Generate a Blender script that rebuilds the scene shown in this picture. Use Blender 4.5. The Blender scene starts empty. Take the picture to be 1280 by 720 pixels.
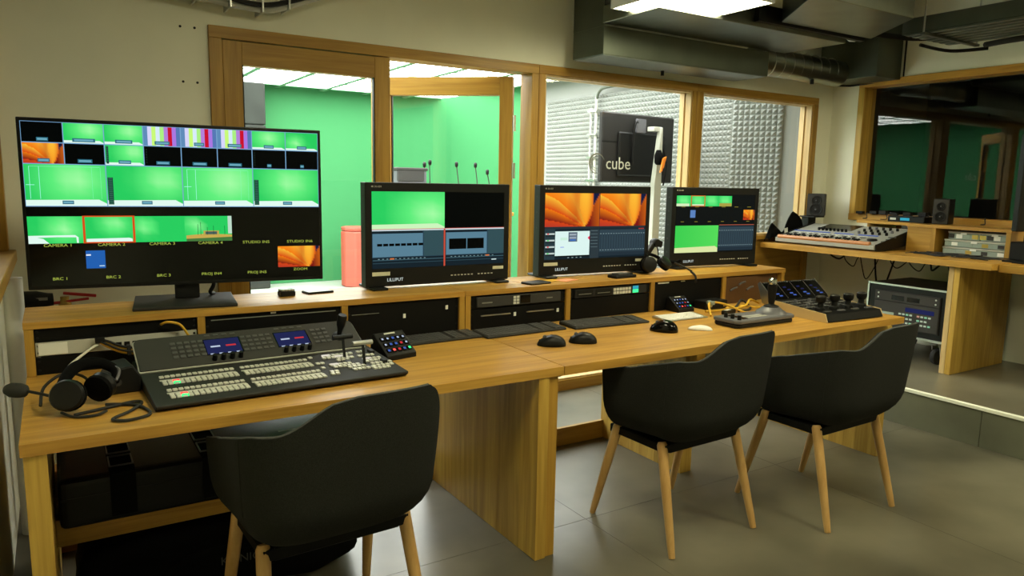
import bpy, bmesh, math, random
from mathutils import Vector, Matrix
random.seed(7)
sc = bpy.context.scene
COL = sc.collection

# ------------------------------------------------------------------ camera, world, exposure
YAW, PITCH, ROLL, CAMH, FPX = .5611, -.1445, .0184, 1.4288, 912.23
cd = bpy.data.cameras.new('camera'); cam = bpy.data.objects.new('camera', cd); COL.objects.link(cam)
cd.sensor_width = 36.0; cd.lens = FPX / 1280 * 36.0; cd.clip_start = .02; cd.clip_end = 60
_f = Vector((math.sin(YAW) * math.cos(PITCH), math.cos(YAW) * math.cos(PITCH), math.sin(PITCH)))
_r = Vector((math.cos(YAW), -math.sin(YAW), 0)); _u = _r.cross(_f)
_c, _s = math.cos(ROLL), math.sin(ROLL)
_R, _U = _c * _r + _s * _u, -_s * _r + _c * _u
cam.matrix_world = Matrix(((_R.x, _U.x, -_f.x, 0), (_R.y, _U.y, -_f.y, 0), (_R.z, _U.z, -_f.z, CAMH), (0, 0, 0, 1)))
sc.camera = cam
w = bpy.data.worlds.new('world'); sc.world = w; w.use_nodes = True
w.node_tree.nodes['Background'].inputs[0].default_value = (.9, .95, .8, 1)
w.node_tree.nodes['Background'].inputs[1].default_value = .01
sc.view_settings.view_transform = 'Standard'; sc.view_settings.look = 'None'
sc.view_settings.gamma = 1.0; sc.view_settings.use_curve_mapping = False
sc.view_settings.exposure = 0.0
try:
    sc.cycles.max_bounces = 10; sc.cycles.transparent_max_bounces = 16; sc.cycles.sample_clamp_indirect = 4.0
except Exception:
    pass
ROOM_LED = 36.0                   # ceiling panels of the control room
STUDIO_LED = 11.0                 # luminous studio ceiling
ROOM_TINT = (1.0, .94, .60)
STUDIO_TINT = (.97, 1.0, .93)

# ------------------------------------------------------------------ materials
def nodes(name):
    m = bpy.data.materials.new(name); m.use_nodes = True
    nt = m.node_tree; b = nt.nodes['Principled BSDF']
    return m, nt, b
def srgb(r, g, b):
    f = lambda c: (c / 255 / 12.92) if c / 255 <= .04045 else ((c / 255 + .055) / 1.055) ** 2.4
    return (f(r), f(g), f(b))
def plain(name, col, rough=.5, metal=0, spec=.5, var=0, vscale=20, bump=0, bscale=200):
    m, nt, b = nodes(name)
    b.inputs['Base Color'].default_value = (*col, 1); b.inputs['Roughness'].default_value = rough
    b.inputs['Metallic'].default_value = metal; b.inputs['Specular IOR Level'].default_value = spec
    tc = nt.nodes.new('ShaderNodeTexCoord')
    if var:
        n = nt.nodes.new('ShaderNodeTexNoise'); n.inputs['Scale'].default_value = vscale; n.inputs['Detail'].default_value = 5
        nt.links.new(tc.outputs['Object'], n.inputs['Vector'])
        r = nt.nodes.new('ShaderNodeValToRGB')
        r.color_ramp.elements[0].position = .3; r.color_ramp.elements[1].position = .7
        r.color_ramp.elements[0].color = (*[max(0, c * (1 - var)) for c in col], 1)
        r.color_ramp.elements[1].color = (*[min(1, c * (1 + var)) for c in col], 1)
        nt.links.new(n.outputs['Fac'], r.inputs['Fac']); nt.links.new(r.outputs['Color'], b.inputs['Base Color'])
    if bump:
        n2 = nt.nodes.new('ShaderNodeTexNoise'); n2.inputs['Scale'].default_value = bscale; n2.inputs['Detail'].default_value = 3
        nt.links.new(tc.outputs['Object'], n2.inputs['Vector'])
        bp = nt.nodes.new('ShaderNodeBump'); bp.inputs['Strength'].default_value = bump; bp.inputs['Distance'].default_value = .002
        nt.links.new(n2.outputs['Fac'], bp.inputs['Height']); nt.links.new(bp.outputs['Normal'], b.inputs['Normal'])
    return m
def emis(name, col, strength):
    m = bpy.data.materials.new(name); m.use_nodes = True; nt = m.node_tree
    nt.nodes.remove(nt.nodes['Principled BSDF'])
    e = nt.nodes.new('ShaderNodeEmission'); e.inputs[0].default_value = (*col, 1); e.inputs[1].default_value = strength
    nt.links.new(e.outputs[0], nt.nodes['Material Output'].inputs[0])
    return m
def vcol_screen(name, strength):
    m, nt, b = nodes(name)
    b.inputs['Base Color'].default_value = (.001, .001, .001, 1); b.inputs['Roughness'].default_value = .4
    b.inputs['Specular IOR Level'].default_value = .04
    a = nt.nodes.new('ShaderNodeVertexColor'); a.layer_name = 'pic'
    nt.links.new(a.outputs['Color'], b.inputs['Emission Color']); b.inputs['Emission Strength'].default_value = strength
    return m
def wood(name, axis, dark, light, rough=.42, tone=.35, plank=0):
    m, nt, b = nodes(name)
    tc = nt.nodes.new('ShaderNodeTexCoord'); oi = nt.nodes.new('ShaderNodeObjectInfo')
    mp = nt.nodes.new('ShaderNodeMapping'); s = [26, 26, 26]; s[axis] = 1.6
    mp.inputs['Scale'].default_value = s
    off = nt.nodes.new('ShaderNodeVectorMath'); off.operation = 'SCALE'; off.inputs[0].default_value = (7.3, 5.1, 9.7)
    nt.links.new(oi.outputs['Random'], off.inputs['Scale'])
    add = nt.nodes.new('ShaderNodeVectorMath'); add.operation = 'ADD'
    nt.links.new(tc.outputs['Object'], add.inputs[0]); nt.links.new(off.outputs[0], add.inputs[1])
    nt.links.new(add.outputs[0], mp.inputs['Vector'])
    n = nt.nodes.new('ShaderNodeTexNoise'); n.inputs['Scale'].default_value = 1.0; n.inputs['Detail'].default_value = 6
    n.inputs['Distortion'].default_value = .7
    nt.links.new(mp.outputs['Vector'], n.inputs['Vector'])
    mp2 = nt.nodes.new('ShaderNodeMapping'); s2 = [160, 160, 160]; s2[axis] = 5
    mp2.inputs['Scale'].default_value = s2; nt.links.new(add.outputs[0], mp2.inputs['Vector'])
    n2 = nt.nodes.new('ShaderNodeTexNoise'); n2.inputs['Scale'].default_value = 1.0; n2.inputs['Detail'].default_value = 2
    nt.links.new(mp2.outputs['Vector'], n2.inputs['Vector'])
    mixf = nt.nodes.new('ShaderNodeMath'); mixf.operation = 'MULTIPLY_ADD'; mixf.inputs[1].default_value = .3
    nt.links.new(n2.outputs['Fac'], mixf.inputs[0]); nt.links.new(n.outputs['Fac'], mixf.inputs[2])
    r = nt.nodes.new('ShaderNodeValToRGB')
    r.color_ramp.elements[0].position = .45; r.color_ramp.elements[1].position = .85
    r.color_ramp.elements[0].color = (*dark, 1); r.color_ramp.elements[1].color = (*light, 1)
    nt.links.new(mixf.outputs[0], r.inputs['Fac'])
    hs = nt.nodes.new('ShaderNodeHueSaturation')
    mr = nt.nodes.new('ShaderNodeMapRange'); mr.inputs['To Min'].default_value = 1 - tone / 2; mr.inputs['To Max'].default_value = 1 + tone / 2
    nt.links.new(oi.outputs['Random'], mr.inputs['Value']); nt.links.new(mr.outputs['Result'], hs.inputs['Value'])
    nt.links.new(r.outputs['Color'], hs.inputs['Color']); nt.links.new(hs.outputs['Color'], b.inputs['Base Color'])
    b.inputs['Roughness'].default_value = rough; b.inputs['Specular IOR Level'].default_value = .35
    bp = nt.nodes.new('ShaderNodeBump'); bp.inputs['Strength'].default_value = .12; bp.inputs['Distance'].default_value = .001
    nt.links.new(n2.outputs['Fac'], bp.inputs['Height']); nt.links.new(bp.outputs['Normal'], b.inputs['Normal'])
    return m
def glass(name, refl=1.0, tint=(1, 1, 1)):
    m = bpy.data.materials.new(name); m.use_nodes = True; nt = m.node_tree
    nt.nodes.remove(nt.nodes['Principled BSDF'])
    t = nt.nodes.new('ShaderNodeBsdfTransparent'); t.inputs[0].default_value = (*tint, 1)
    g = nt.nodes.new('ShaderNodeBsdfGlossy'); g.inputs['Roughness'].default_value = .0
    fr = nt.nodes.new('ShaderNodeFresnel'); fr.inputs['IOR'].default_value = 1.5
    mu = nt.nodes.new('ShaderNodeMath'); mu.operation = 'MULTIPLY'; mu.inputs[1].default_value = refl; mu.use_clamp = True
    geo = nt.nodes.new('ShaderNodeNewGeometry')
    inv = nt.nodes.new('ShaderNodeMath'); inv.operation = 'SUBTRACT'; inv.inputs[0].default_value = 1.0
    nt.links.new(geo.outputs['Backfacing'], inv.inputs[1])
    mu2 = nt.nodes.new('ShaderNodeMath'); mu2.operation = 'MULTIPLY'
    nt.links.new(fr.outputs[0], mu.inputs[0]); nt.links.new(mu.outputs[0], mu2.inputs[0]); nt.links.new(inv.outputs[0], mu2.inputs[1])
    mx = nt.nodes.new('ShaderNodeMixShader')
    nt.links.new(mu2.outputs[0], mx.inputs[0]); nt.links.new(t.outputs[0], mx.inputs[1]); nt.links.new(g.outputs[0], mx.inputs[2])
    nt.links.new(mx.outputs[0], nt.nodes['Material Output'].inputs[0])
    return m
def floor_mat(name, lo, hi, rough):
    m, nt, b = nodes(name)
    tc = nt.nodes.new('ShaderNodeTexCoord')
    n = nt.nodes.new('ShaderNodeTexNoise'); n.inputs['Scale'].default_value = 1.7; n.inputs['Detail'].default_value = 4; n.inputs['Roughness'].default_value = .5
    nt.links.new(tc.outputs['Object'], n.inputs['Vector'])
    r = nt.nodes.new('ShaderNodeValToRGB'); r.color_ramp.elements[0].position = .32; r.color_ramp.elements[1].position = .68
    r.color_ramp.elements[0].color = (*lo, 1); r.color_ramp.elements[1].color = (*hi, 1)
    nt.links.new(n.outputs['Fac'], r.inputs['Fac']); nt.links.new(r.outputs['Color'], b.inputs['Base Color'])
    n2 = nt.nodes.new('ShaderNodeTexNoise'); n2.inputs['Scale'].default_value = 5; n2.inputs['Detail'].default_value = 2
    nt.links.new(tc.outputs['Object'], n2.inputs['Vector'])
    mr = nt.nodes.new('ShaderNodeMapRange'); mr.inputs['To Min'].default_value = rough - .03; mr.inputs['To Max'].default_value = rough + .05
    nt.links.new(n2.outputs['Fac'], mr.inputs['Value']); nt.links.new(mr.outputs['Result'], b.inputs['Roughness'])
    b.inputs['Specular IOR Level'].default_value = .5
    return m
OD, OL = (.34, .17, .028), (.54, .30, .056)
M = {}
M['oak_x'] = wood('oak along x', 0, OD, OL, tone=.16)
M['oak_y'] = wood('oak along y', 1, OD, OL, tone=.22)
M['oak_z'] = wood('oak along z', 2, (.34, .195, .032), (.56, .36, .075), tone=.5)
M['frame_x'] = wood('frame wood along x', 0, (.31, .158, .022), (.46, .262, .044), tone=.1)
M['frame_z'] = wood('frame wood along z', 2, (.31, .158, .022), (.46, .262, .044), tone=.15)
M['frame_y'] = wood('frame wood along y', 1, (.31, .158, .022), (.46, .262, .044), tone=.1)
M['bead'] = wood('pale bead wood', 2, (.45, .30, .12), (.60, .43, .20), tone=.05)
M['leg'] = wood('beech chair leg', 2, (.42, .235, .075), (.55, .34, .13), tone=.12)
M['brown'] = plain('brown box board', (.10, .045, .014), .5, var=.2, vscale=8)
M['wall'] = plain('painted wall', (.86, .86, .72), .85, spec=.2, var=.03, vscale=3, bump=.15, bscale=300)
M['wall_dark'] = plain('dark wall', (.008, .008, .008), .9)
M['white_wall'] = plain('white studio wall', (.25, .26, .245), .8)
M['green'] = plain('chroma green paint', (.048, .225, .085), .8, spec=.2)
M['bounce_bar'] = plain('grid bar with green bounce', (.16, .34, .20), .7)  # green bounce off the studio walls is put into the bar colour
M['studio_floor'] = plain('pale studio floor', (.38, .42, .37), .45, var=.04, vscale=2)
M['foam'] = plain('white acoustic foam', (.265, .28, .265), .9, spec=.1)
M['floor'] = floor_mat('grey mottled floor', (.066, .061, .041), (.160, .146, .104), .29)
M['floor_plat'] = floor_mat('platform floor', (.085, .077, .055), (.165, .15, .105), .30)
M['joint'] = plain('floor joint', (.10, .09, .07), .5)
M['step'] = floor_mat('step riser', (.085, .088, .06), (.16, .165, .115), .45)
M['strip'] = plain('pale step edging', (.80, .82, .70), .4)
M['ceil'] = plain('ceiling paint', (.45, .45, .40), .9)
M['black'] = plain('black plastic', (.005, .005, .005), .45, spec=.25)
M['black_soft'] = plain('black cloth', (.004, .004, .004), .95, spec=.06, bump=.3, bscale=60)
M['black_metal'] = plain('black rack metal', (.003, .003, .003), .55, spec=.15)
M['gloss_black'] = plain('gloss black', (.003, .003, .003), .15, spec=.25)
M['anth'] = plain('anthracite panel', (.040, .038, .036), .6, spec=.25)
M['anth2'] = plain('dark panel', (.020, .019, .018), .6, spec=.25)
M['rubber'] = plain('rubber', (.012, .012, .012), .8)
M['fabric'] = plain('charcoal wool', (.019, .0195, .0175), .95, spec=.12, var=.22, vscale=260, bump=.7, bscale=420)
M['piping'] = plain('grey piping', (.05, .052, .05), .85, var=.2, vscale=200)
M['silver'] = plain('brushed silver', (.55, .55, .52), .32, metal=1)
M['galv'] = plain('galvanised duct', (.20, .215, .185), .36, metal=1, var=.12, vscale=6, bump=.05, bscale=30)
M['galv_dark'] = plain('dull duct metal', (.11, .125, .10), .5, metal=.9, var=.12, vscale=5)
M['chrome'] = plain('chrome', (.7, .7, .7), .15, metal=1)
M['grey_pl'] = plain('grey plastic', (.11, .11, .125), .4)
M['light_grey'] = plain('light grey metal', (.45, .45, .40), .45)
M['white_pl'] = plain('white plastic', (.78, .78, .74), .35)
M['white_cable'] = plain('white cable', (.70, .69, .60), .5)
M['yellow'] = plain('yellow cable', (.62, .36, .02), .5)
M['red'] = plain('red lever', (.42, .012, .012), .4)
M['coral'] = plain('coral red vinyl', (.45, .085, .055), .6)
M['brass'] = plain('brass', (.55, .36, .10), .35, metal=1)
M['key'] = plain('key cap', (.045, .045, .047), .45)
M['key_w'] = plain('white key cap', (.82, .82, .80), .4)
M['btn'] = plain('pale button', (.62, .62, .56), .35)
M['btn_dark'] = plain('dark button', (.07, .07, .07), .5)
M['copper'] = plain('copper wood rest', (.42, .17, .05), .4)
M['clear'] = plain('clear box plastic', (.30, .36, .33), .25)
M['cream'] = plain('cream pole', (.40, .41, .35), .45)
M['orange'] = plain('orange tag', (.85, .25, .02), .5)
M['grey_panel'] = plain('grey acoustic panel', (.022, .026, .022), .9, var=.2, vscale=5)
M['case_blk'] = plain('black case shell', (.004, .004, .004), .40, spec=.25, bump=.2, bscale=120)
M['paper'] = plain('paper', (.80, .80, .74), .7)
M['note'] = plain('pink note', (.75, .30, .16), .7)
M['sand'] = plain('side panel aluminium', (.62, .47, .24), .35, metal=.2)
M['dec'] = plain('pale decal film', (.70, .72, .68), .6)
M['dec_backlit'] = plain('backlit decal film', (.22, .22, .20), .6)  # same film as dec, darkened to look backlit by the bright studio
M['console'] = plain('console grey', (.30, .30, .26), .45)
M['spiral'] = plain('spiral duct zinc', (.34, .36, .32), .28, metal=1)
M['ivory'] = plain('label tape', (.60, .60, .46), .5)
M['glass'] = glass('clear glass')
M['glass_refl'] = glass('double glazing', 1.5)
M['led'] = emis('led panel', ROOM_TINT, ROOM_LED)
M['studio_led'] = emis('studio ceiling panel', STUDIO_TINT, STUDIO_LED)
M['screen'] = vcol_screen('screen picture', 1.0)
M['txt_w'] = emis('glowing bezel text', (.75, .85, .8), .8)  # emissive, gives the brand lettering on the bezels a painted glow
M['txt_y'] = emis('yellow screen text', (.45, .55, .08), .9)
M['txt_p'] = plain('printed text', (.55, .55, .50), .5)
M['txt_d'] = plain('dim printed text', (.20, .20, .18), .5)
M['txt_v'] = plain('very dim print', (.06, .06, .055), .6)
M['lcd'] = emis('small lcd', (.02, .025, .10), .8)
M['lcd_red'] = emis('lcd red', (.8, .05, .06), .7)
M['lcd_white'] = emis('lcd white', (.6, .7, .9), .8)
M['g_led'] = emis('green lit button', (.05, .9, .25), 1.6)
M['r_led'] = emis('red lit button', (1, .10, .08), 1.6)
M['w_led'] = emis('white lit button', (.9, .85, .75), .9)
M['gp_led'] = emis('pale green key', (.35, .75, .45), .6)
M['rp_led'] = emis('pale red key', (.75, .4, .3), .6)
M['wp_led'] = emis('pale key', (.6, .7, .5), .6)
M['b_led'] = emis('blue lit key', (.10, .2, .7), .6)
M['c_led'] = emis('cyan lcd', (.05, .45, .6), .8)

# ------------------------------------------------------------------ mesh helpers
class MB:
    def __init__(s): s.v = []; s.f = []; s.m = []; s.col = {}; s.mi = 0
    def quad(s, a, b, c, d):
        i = len(s.v); s.v += [a, b, c, d]; s.f.append((i, i + 1, i + 2, i + 3)); s.m.append(s.mi)
    def box(s, x0, x1, y0, y1, z0, z1):
        i = len(s.v)
        s.v += [(x0, y0, z0), (x1, y0, z0), (x1, y1, z0), (x0, y1, z0), (x0, y0, z1), (x1, y0, z1), (x1, y1, z1), (x0, y1, z1)]
        for q in ((0, 3, 2, 1), (4, 5, 6, 7), (0, 1, 5, 4), (1, 2, 6, 5), (2, 3, 7, 6), (3, 0, 4, 7)):
            s.f.append(tuple(i + k for k in q)); s.m.append(s.mi)
        return s
    def obox(s, c, ax, ay, az):        # oriented box: centre and half-axis vectors
        c = Vector(c); ax = Vector(ax); ay = Vector(ay); az = Vector(az); i = len(s.v)
        for sz in (-1, 1):
            for sx, sy in ((-1, -1), (1, -1), (1, 1), (-1, 1)): s.v.append(tuple(c + sx * ax + sy * ay + sz * az))
        for q in ((0, 3, 2, 1), (4, 5, 6, 7), (0, 1, 5, 4), (1, 2, 6, 5), (2, 3, 7, 6), (3, 0, 4, 7)):
            s.f.append(tuple(i + k for k in q)); s.m.append(s.mi)
        return s
    def prism(s, poly, axis, a, b):    # polygon in the two other axes, extruded along axis
        n = len(poly); i = len(s.v)
        for t in (a, b):
            for p in poly:
                q = list(p); q.insert(axis, t); s.v.append(tuple(q))
        s.f.append(tuple(i + k for k in range(n))); s.f.append(tuple(i + n + k for k in reversed(range(n)))); s.m += [s.mi, s.mi]
        for k in range(n):
            s.f.append((i + k, i + n + k, i + n + (k + 1) % n, i + (k + 1) % n)); s.m.append(s.mi)
        return s
    def cyl(s, p0, p1, r0, r1=None, n=16):
        r1 = r0 if r1 is None else r1
        p0 = Vector(p0); p1 = Vector(p1); d = (p1 - p0).normalized()
        a = d.orthogonal().normalized(); b = d.cross(a); i = len(s.v)
        for p, r in ((p0, r0), (p1, r1)):
            for k in range(n):
                t = 2 * math.pi * k / n; s.v.append(tuple(p + (a * math.cos(t) + b * math.sin(t)) * r))
        for k in range(n):
            s.f.append((i + k, i + (k + 1) % n, i + n + (k + 1) % n, i + n + k)); s.m.append(s.mi)
        s.f.append(tuple(i + k for k in reversed(range(n)))); s.f.append(tuple(i + n + k for k in range(n))); s.m += [s.mi, s.mi]
        return s
    def lathe(s, prof, c=(0, 0, 0), n=24, ax=None):   # prof [(r,z)] about the z axis through c, or along ax
        c = Vector(c); d = Vector(ax).normalized() if ax else Vector((0, 0, 1))
        a = d.orthogonal().normalized(); b = d.cross(a); i = len(s.v); m = len(prof)
        for r, z in prof:
            for k in range(n):
                t = 2 * math.pi * k / n; s.v.append(tuple(c + d * z + (a * math.cos(t) + b * math.sin(t)) * max(r, 1e-4)))
        for j in range(m - 1):
            for k in range(n):
                s.f.append((i + j * n + k, i + j * n + (k + 1) % n, i + (j + 1) * n + (k + 1) % n, i + (j + 1) * n + k)); s.m.append(s.mi)
        s.f.append(tuple(i + k for k in reversed(range(n)))); s.f.append(tuple(i + (m - 1) * n + k for k in range(n))); s.m += [s.mi, s.mi]
        return s
    def tube(s, pts, r, n=8, sub=6, rr=None):
        P = [Vector(p) for p in pts]
        if sub > 1 and len(P) > 2:
            Q = []
            for k in range(len(P) - 1):
                p0 = P[max(k - 1, 0)]; p1 = P[k]; p2 = P[k + 1]; p3 = P[min(k + 2, len(P) - 1)]
                for j in range(sub):
                    t = j / sub
                    Q.append(.5 * ((2 * p1) + (p2 - p0) * t + (2 * p0 - 5 * p1 + 4 * p2 - p3) * t * t + (3 * p1 - p0 - 3 * p2 + p3) * t ** 3))
            Q.append(P[-1]); P = Q
        i = len(s.v); prev = None; L = len(P)
        for k in range(L):
            d = (P[min(k + 1, L - 1)] - P[max(k - 1, 0)]); d = d.normalized() if d.length > 1e-9 else Vector((0, 0, 1))
            a = d.orthogonal().normalized() if prev is None else (prev - d * prev.dot(d))
            a = a.normalized() if a.length > 1e-6 else d.orthogonal().normalized()
            prev = a; b = d.cross(a); q = r if rr is None else rr(k / (L - 1))
            for j in range(n):
                t = 2 * math.pi * j / n; s.v.append(tuple(P[k] + (a * math.cos(t) + b * math.sin(t)) * q))
        for k in range(L - 1):
            for j in range(n):
                s.f.append((i + k * n + j, i + k * n + (j + 1) % n, i + (k + 1) * n + (j + 1) % n, i + (k + 1) * n + j)); s.m.append(s.mi)
        s.f.append(tuple(i + j for j in reversed(range(n)))); s.f.append(tuple(i + (L - 1) * n + j for j in range(n))); s.m += [s.mi, s.mi]
        return s
    def grid(s, fn, nu, nv, closed_u=False):
        i = len(s.v); cu = nu if closed_u else nu + 1
        for b in range(nv + 1):
            for a in range(cu): s.v.append(tuple(fn(a / nu, b / nv)))
        for b in range(nv):
            for a in range(nu):
                a2 = (a + 1) % cu
                s.f.append((i + b * cu + a, i + b * cu + a2, i + (b + 1) * cu + a2, i + (b + 1) * cu + a)); s.m.append(s.mi)
        return s
    def mesh(s, name, mats, bevel=0, smooth=False, seg=1):
        me = bpy.data.meshes.new(name); me.from_pydata(s.v, [], s.f)
        for m in (mats if isinstance(mats, (list, tuple)) else [mats]): me.materials.append(M[m] if isinstance(m, str) else m)
        for p, k in zip(me.polygons, s.m): p.material_index = k
        bm = bmesh.new(); bm.from_mesh(me)
        bmesh.ops.recalc_face_normals(bm, faces=bm.faces)
        if bevel:
            ed = [e for e in bm.edges if len(e.link_faces) == 2 and e.calc_face_angle(0) > .5]
            bmesh.ops.bevel(bm, geom=ed, offset=bevel, segments=seg, profile=.6, affect='EDGES', clamp_overlap=True)
        bm.to_mesh(me); bm.free()
        if smooth:
            me.polygons.foreach_set('use_smooth', [True] * len(me.polygons))
            if smooth == 'auto':
                try: me.set_sharp_from_angle(angle=math.radians(35))
                except Exception: pass
        me.update(); return me
    def build(s, name, mats, parent=None, loc=None, rot=None, bevel=0, smooth=False, seg=1):
        return link(name, s.mesh(name, mats, bevel, smooth, seg), parent, loc, rot)
def link(name, me, parent=None, loc=None, rot=None):
    o = bpy.data.objects.new(name, me); COL.objects.link(o)
    if parent is not None: o.parent = parent
    if loc is not None: o.location = loc
    if rot is not None: o.rotation_euler = rot
    return o
def tag(o, label, cat, group=None):
    o['label'] = label; o['category'] = cat
    if group: o['group'] = group
    return o
def thing(name, label, cat, loc=(0, 0, 0), rz=0, group=None):
    o = bpy.data.objects.new(name, None); COL.objects.link(o); o.empty_display_size = .1
    o.location = loc; o.rotation_euler = (0, 0, rz)
    return tag(o, label, cat, group)
def struct(o):
    o['kind'] = 'structure'; return o
def copy_tree(o, parent=None):
    c = o.copy(); COL.objects.link(c); c.parent = parent
    for ch in list(o.children): copy_tree(ch, c)
    return c
_txt = {}
def text(name, body, size, mat, parent, loc, rot=(0, 0, 0), align='LEFT', depth=.0003, sx=1.0):
    key = (body, size, align, mat, sx)
    if key not in _txt:
        cu = bpy.data.curves.new('t', 'FONT'); cu.body = body; cu.size = size; cu.align_x = align; cu.extrude = depth; cu.resolution_u = 2
        t = bpy.data.objects.new('t', cu); COL.objects.link(t)
        dg = bpy.context.evaluated_depsgraph_get(); me = bpy.data.meshes.new_from_object(t.evaluated_get(dg))
        bpy.data.objects.remove(t); bpy.data.curves.remove(cu)
        me.materials.clear(); me.materials.append(M[mat])
        if sx != 1.0: me.transform(Matrix.Diagonal((sx, 1, 1, 1)))
        me.name = 'lettering'; _txt[key] = me
    return link(name, _txt[key], parent, loc, rot)
def boards(parent, name, b, split, cuts, mat, gap=.0004, bevel=.0008):
    """split the box b=(x0,x1,y0,y1,z0,z1) along axis split at the fractions cuts, one object per board"""
    cuts = [0] + list(cuts) + [1]
    for k in range(len(cuts) - 1):
        q = list(b); lo, hi = b[2 * split], b[2 * split + 1]
        q[2 * split] = lo + (hi - lo) * cuts[k] + (gap if k else 0); q[2 * split + 1] = lo + (hi - lo) * cuts[k + 1] - (gap if k < len(cuts) - 2 else 0)
        MB().box(*q).build(name, mat, parent, bevel=bevel)
def even(n, j=.0):
    return [(k + random.uniform(-j, j)) / n for k in range(1, n)]

# ------------------------------------------------------------------ the control room shell
XL, XR, YB, YN, ZC = -.20, 5.70, 3.98, -3.0, 2.95
fl = struct(MB().box(XL - .1, XR + .1, YN - .1, 4.10, -.1, 0).build('floor', 'floor'))
for x in (.62, 1.86, 3.10):                                   # faint joints between the floor sheets
    MB().box(x, x + .002, YN, YB, -.001, .0006).build('floor_joint', 'joint', fl)
for y in (-1.2, 1.13, 2.33, 3.35):
    MB().box(XL, 4.33, y, y + .002, -.001, .0006).build('floor_joint', 'joint', fl)
pl = struct(MB().box(4.335, XR + .1, YN - .1, YB + .05, 0, .228).build('floor_platform', ['floor_plat']))
MB().box(4.330, 4.345, YN, 1.93, .0, .226).build('step_riser_panel', 'step', pl)
MB().box(4.330, 4.345, 1.934, YB, .0, .226).build('step_riser_panel', 'step', pl)
struct(MB().box(4.322, 4.352, YN, YB, .212, .2315).build('trim_1', 'strip', bevel=.002))
struct(MB().box(XL - .1, XR + .3, YN - .1, YB + .12, ZC, ZC + .1).build('ceiling', 'ceil'))
struct(MB().box(XL - .1, XR + .1, YN - .1, YN, 0, ZC).build('wall_rear', 'wall'))
FT, FX0, FX1 = 2.167, .700, 5.494                              # outer edge of the glazed screen
wb = MB(); wb.box(XL - .1, FX0, YB, YB + .12, 0, ZC); wb.box(FX0, FX1, YB, YB + .12, FT, ZC); wb.box(FX1, XR + .1, YB, YB + .12, 0, ZC)
wbo = struct(wb.build('wall_back', 'wall'))
for x, z in ((.575, 2.145), (.640, 2.145), (.578, 1.885), (.643, 1.885)):
    MB().cyl((x, YB + .01, z), (x, YB - .003, z), .006, n=10).build('drill_hole', 'black', wbo)
# left wall with its window
WL = MB(); WL.box(XL - .1, XL, YN, YB, 0, 1.05); WL.box(XL - .1, XL, YN, YB, 2.5, ZC); WL.box(XL - .1, XL, YN, 1.2, 1.05, 2.5)
struct(WL.build('wall_left', 'wall'))
wl = struct(MB().box(XL - .09, XL + .048, 1.2, YB - .005, 1.035, 1.085).build('window_4', 'frame_y', bevel=.003))
MB().box(XL - .09, XL + .022, YB - .075, YB - .004, 1.085, 2.50).build('window_post', 'frame_z', wl, bevel=.002)
MB().box(XL - .09, XL + .022, 1.2, 1.27, 1.085, 2.50).build('window_post', 'frame_z', wl, bevel=.002)
MB().box(XL - .09, XL + .022, 1.27, YB - .076, 2.43, 2.50).build('window_head', 'frame_y', wl, bevel=.002)
MB().box(XL - .06, XL - .052, 1.27, YB - .076, 1.085, 2.43).build('window_pane', 'glass', wl)
struct(MB().box(XL - 1.0, XL - .9, .5, 4.6, .5, 2.95).build('wall_beyond_left', 'wall_dark'))
# right wall with the big dark window
RZ0, RZ1, RY0, RY1 = 1.165, 2.297, .6, 3.735
WR = MB(); WR.box(XR, XR + .12, YN, YB, 0, RZ0); WR.box(XR, XR + .12, YN, YB, RZ1, ZC); WR.box(XR, XR + .12, RY1, YB, RZ0, RZ1); WR.box(XR, XR + .12, YN, RY0, RZ0, RZ1)
struct(WR.build('wall_right', 'wall'))
w3 = struct(MB().box(XR - .02, XR + .15, RY0, RY1, RZ0, RZ0 + .055).build('window_3', 'oak_y', bevel=.002))
MB().box(XR - .015, XR + .15, RY0, RY1, RZ1 - .052, RZ1).build('window_head', 'oak_y', w3, bevel=.002)
for a, b in ((RY1 - .052, RY1), (RY0, RY0 + .05)):
    MB().box(XR - .015, XR + .15, a, b, RZ0 + .055, RZ1 - .052).build('window_post', 'oak_z', w3, bevel=.002)
for x in (XR + .10,):
    MB().box(x, x + .006, RY0 + .05, RY1 - .052, RZ0 + .055, RZ1 - .052).build('window_pane', 'glass_refl', w3)
bx = MB()                                                       # dark room beyond it
bx.box(XR + .3, XR + 2.5, -.4, 4.6, .4, .5); bx.box(XR + 2.4, XR + 2.5, -.4, 4.6, .4, 2.95); bx.box(XR + .12, XR + 2.5, 4.5, 4.6, .4, 2.95); bx.box(XR + .12, XR + 2.5, -.4, -.3, .4, 2.95)
struct(bx.build('wall_beyond_right', 'wall_dark'))

# ------------------------------------------------------------------ glazed screen to the studio
D0, D1 = YB - .018, YB + .115
def member(name, x0, x1, z0, z1, mat, parent, d0=D0, d1=D1):
    return MB().box(x0, x1, d0, d1, z0, z1).build(name, mat, parent, bevel=.002)
fr = struct(MB().box(FX0, 2.664, D0, D1, FT - .058, FT).build('trim_2', 'frame_x', bevel=.002))
member('head', 2.666, 4.076, FT - .055, FT, 'frame_x', fr); member('head', 4.078, FX1, FT - .055, FT, 'frame_x', fr)
member('jamb', FX0, .762, 0, FT - .058, 'frame_z', fr)
member('jamb', 2.612, 2.664, 0, FT - .058, 'frame_z', fr); member('jamb', 2.666, 2.716, 0, FT - .055, 'frame_z', fr)
member('jamb', 4.030, 4.076, 0, FT - .055, 'frame_z', fr); member('jamb', 4.078, 4.136, 0, FT - .055, 'frame_z', fr)
member('jamb', 5.432, FX1, 0, FT - .055, 'frame_z', fr)
member('sill', .762, 1.66, 0, .03, 'frame_x', fr); member('sill', 2.716, 4.03, 0, .075, 'frame_x', fr)
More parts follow.
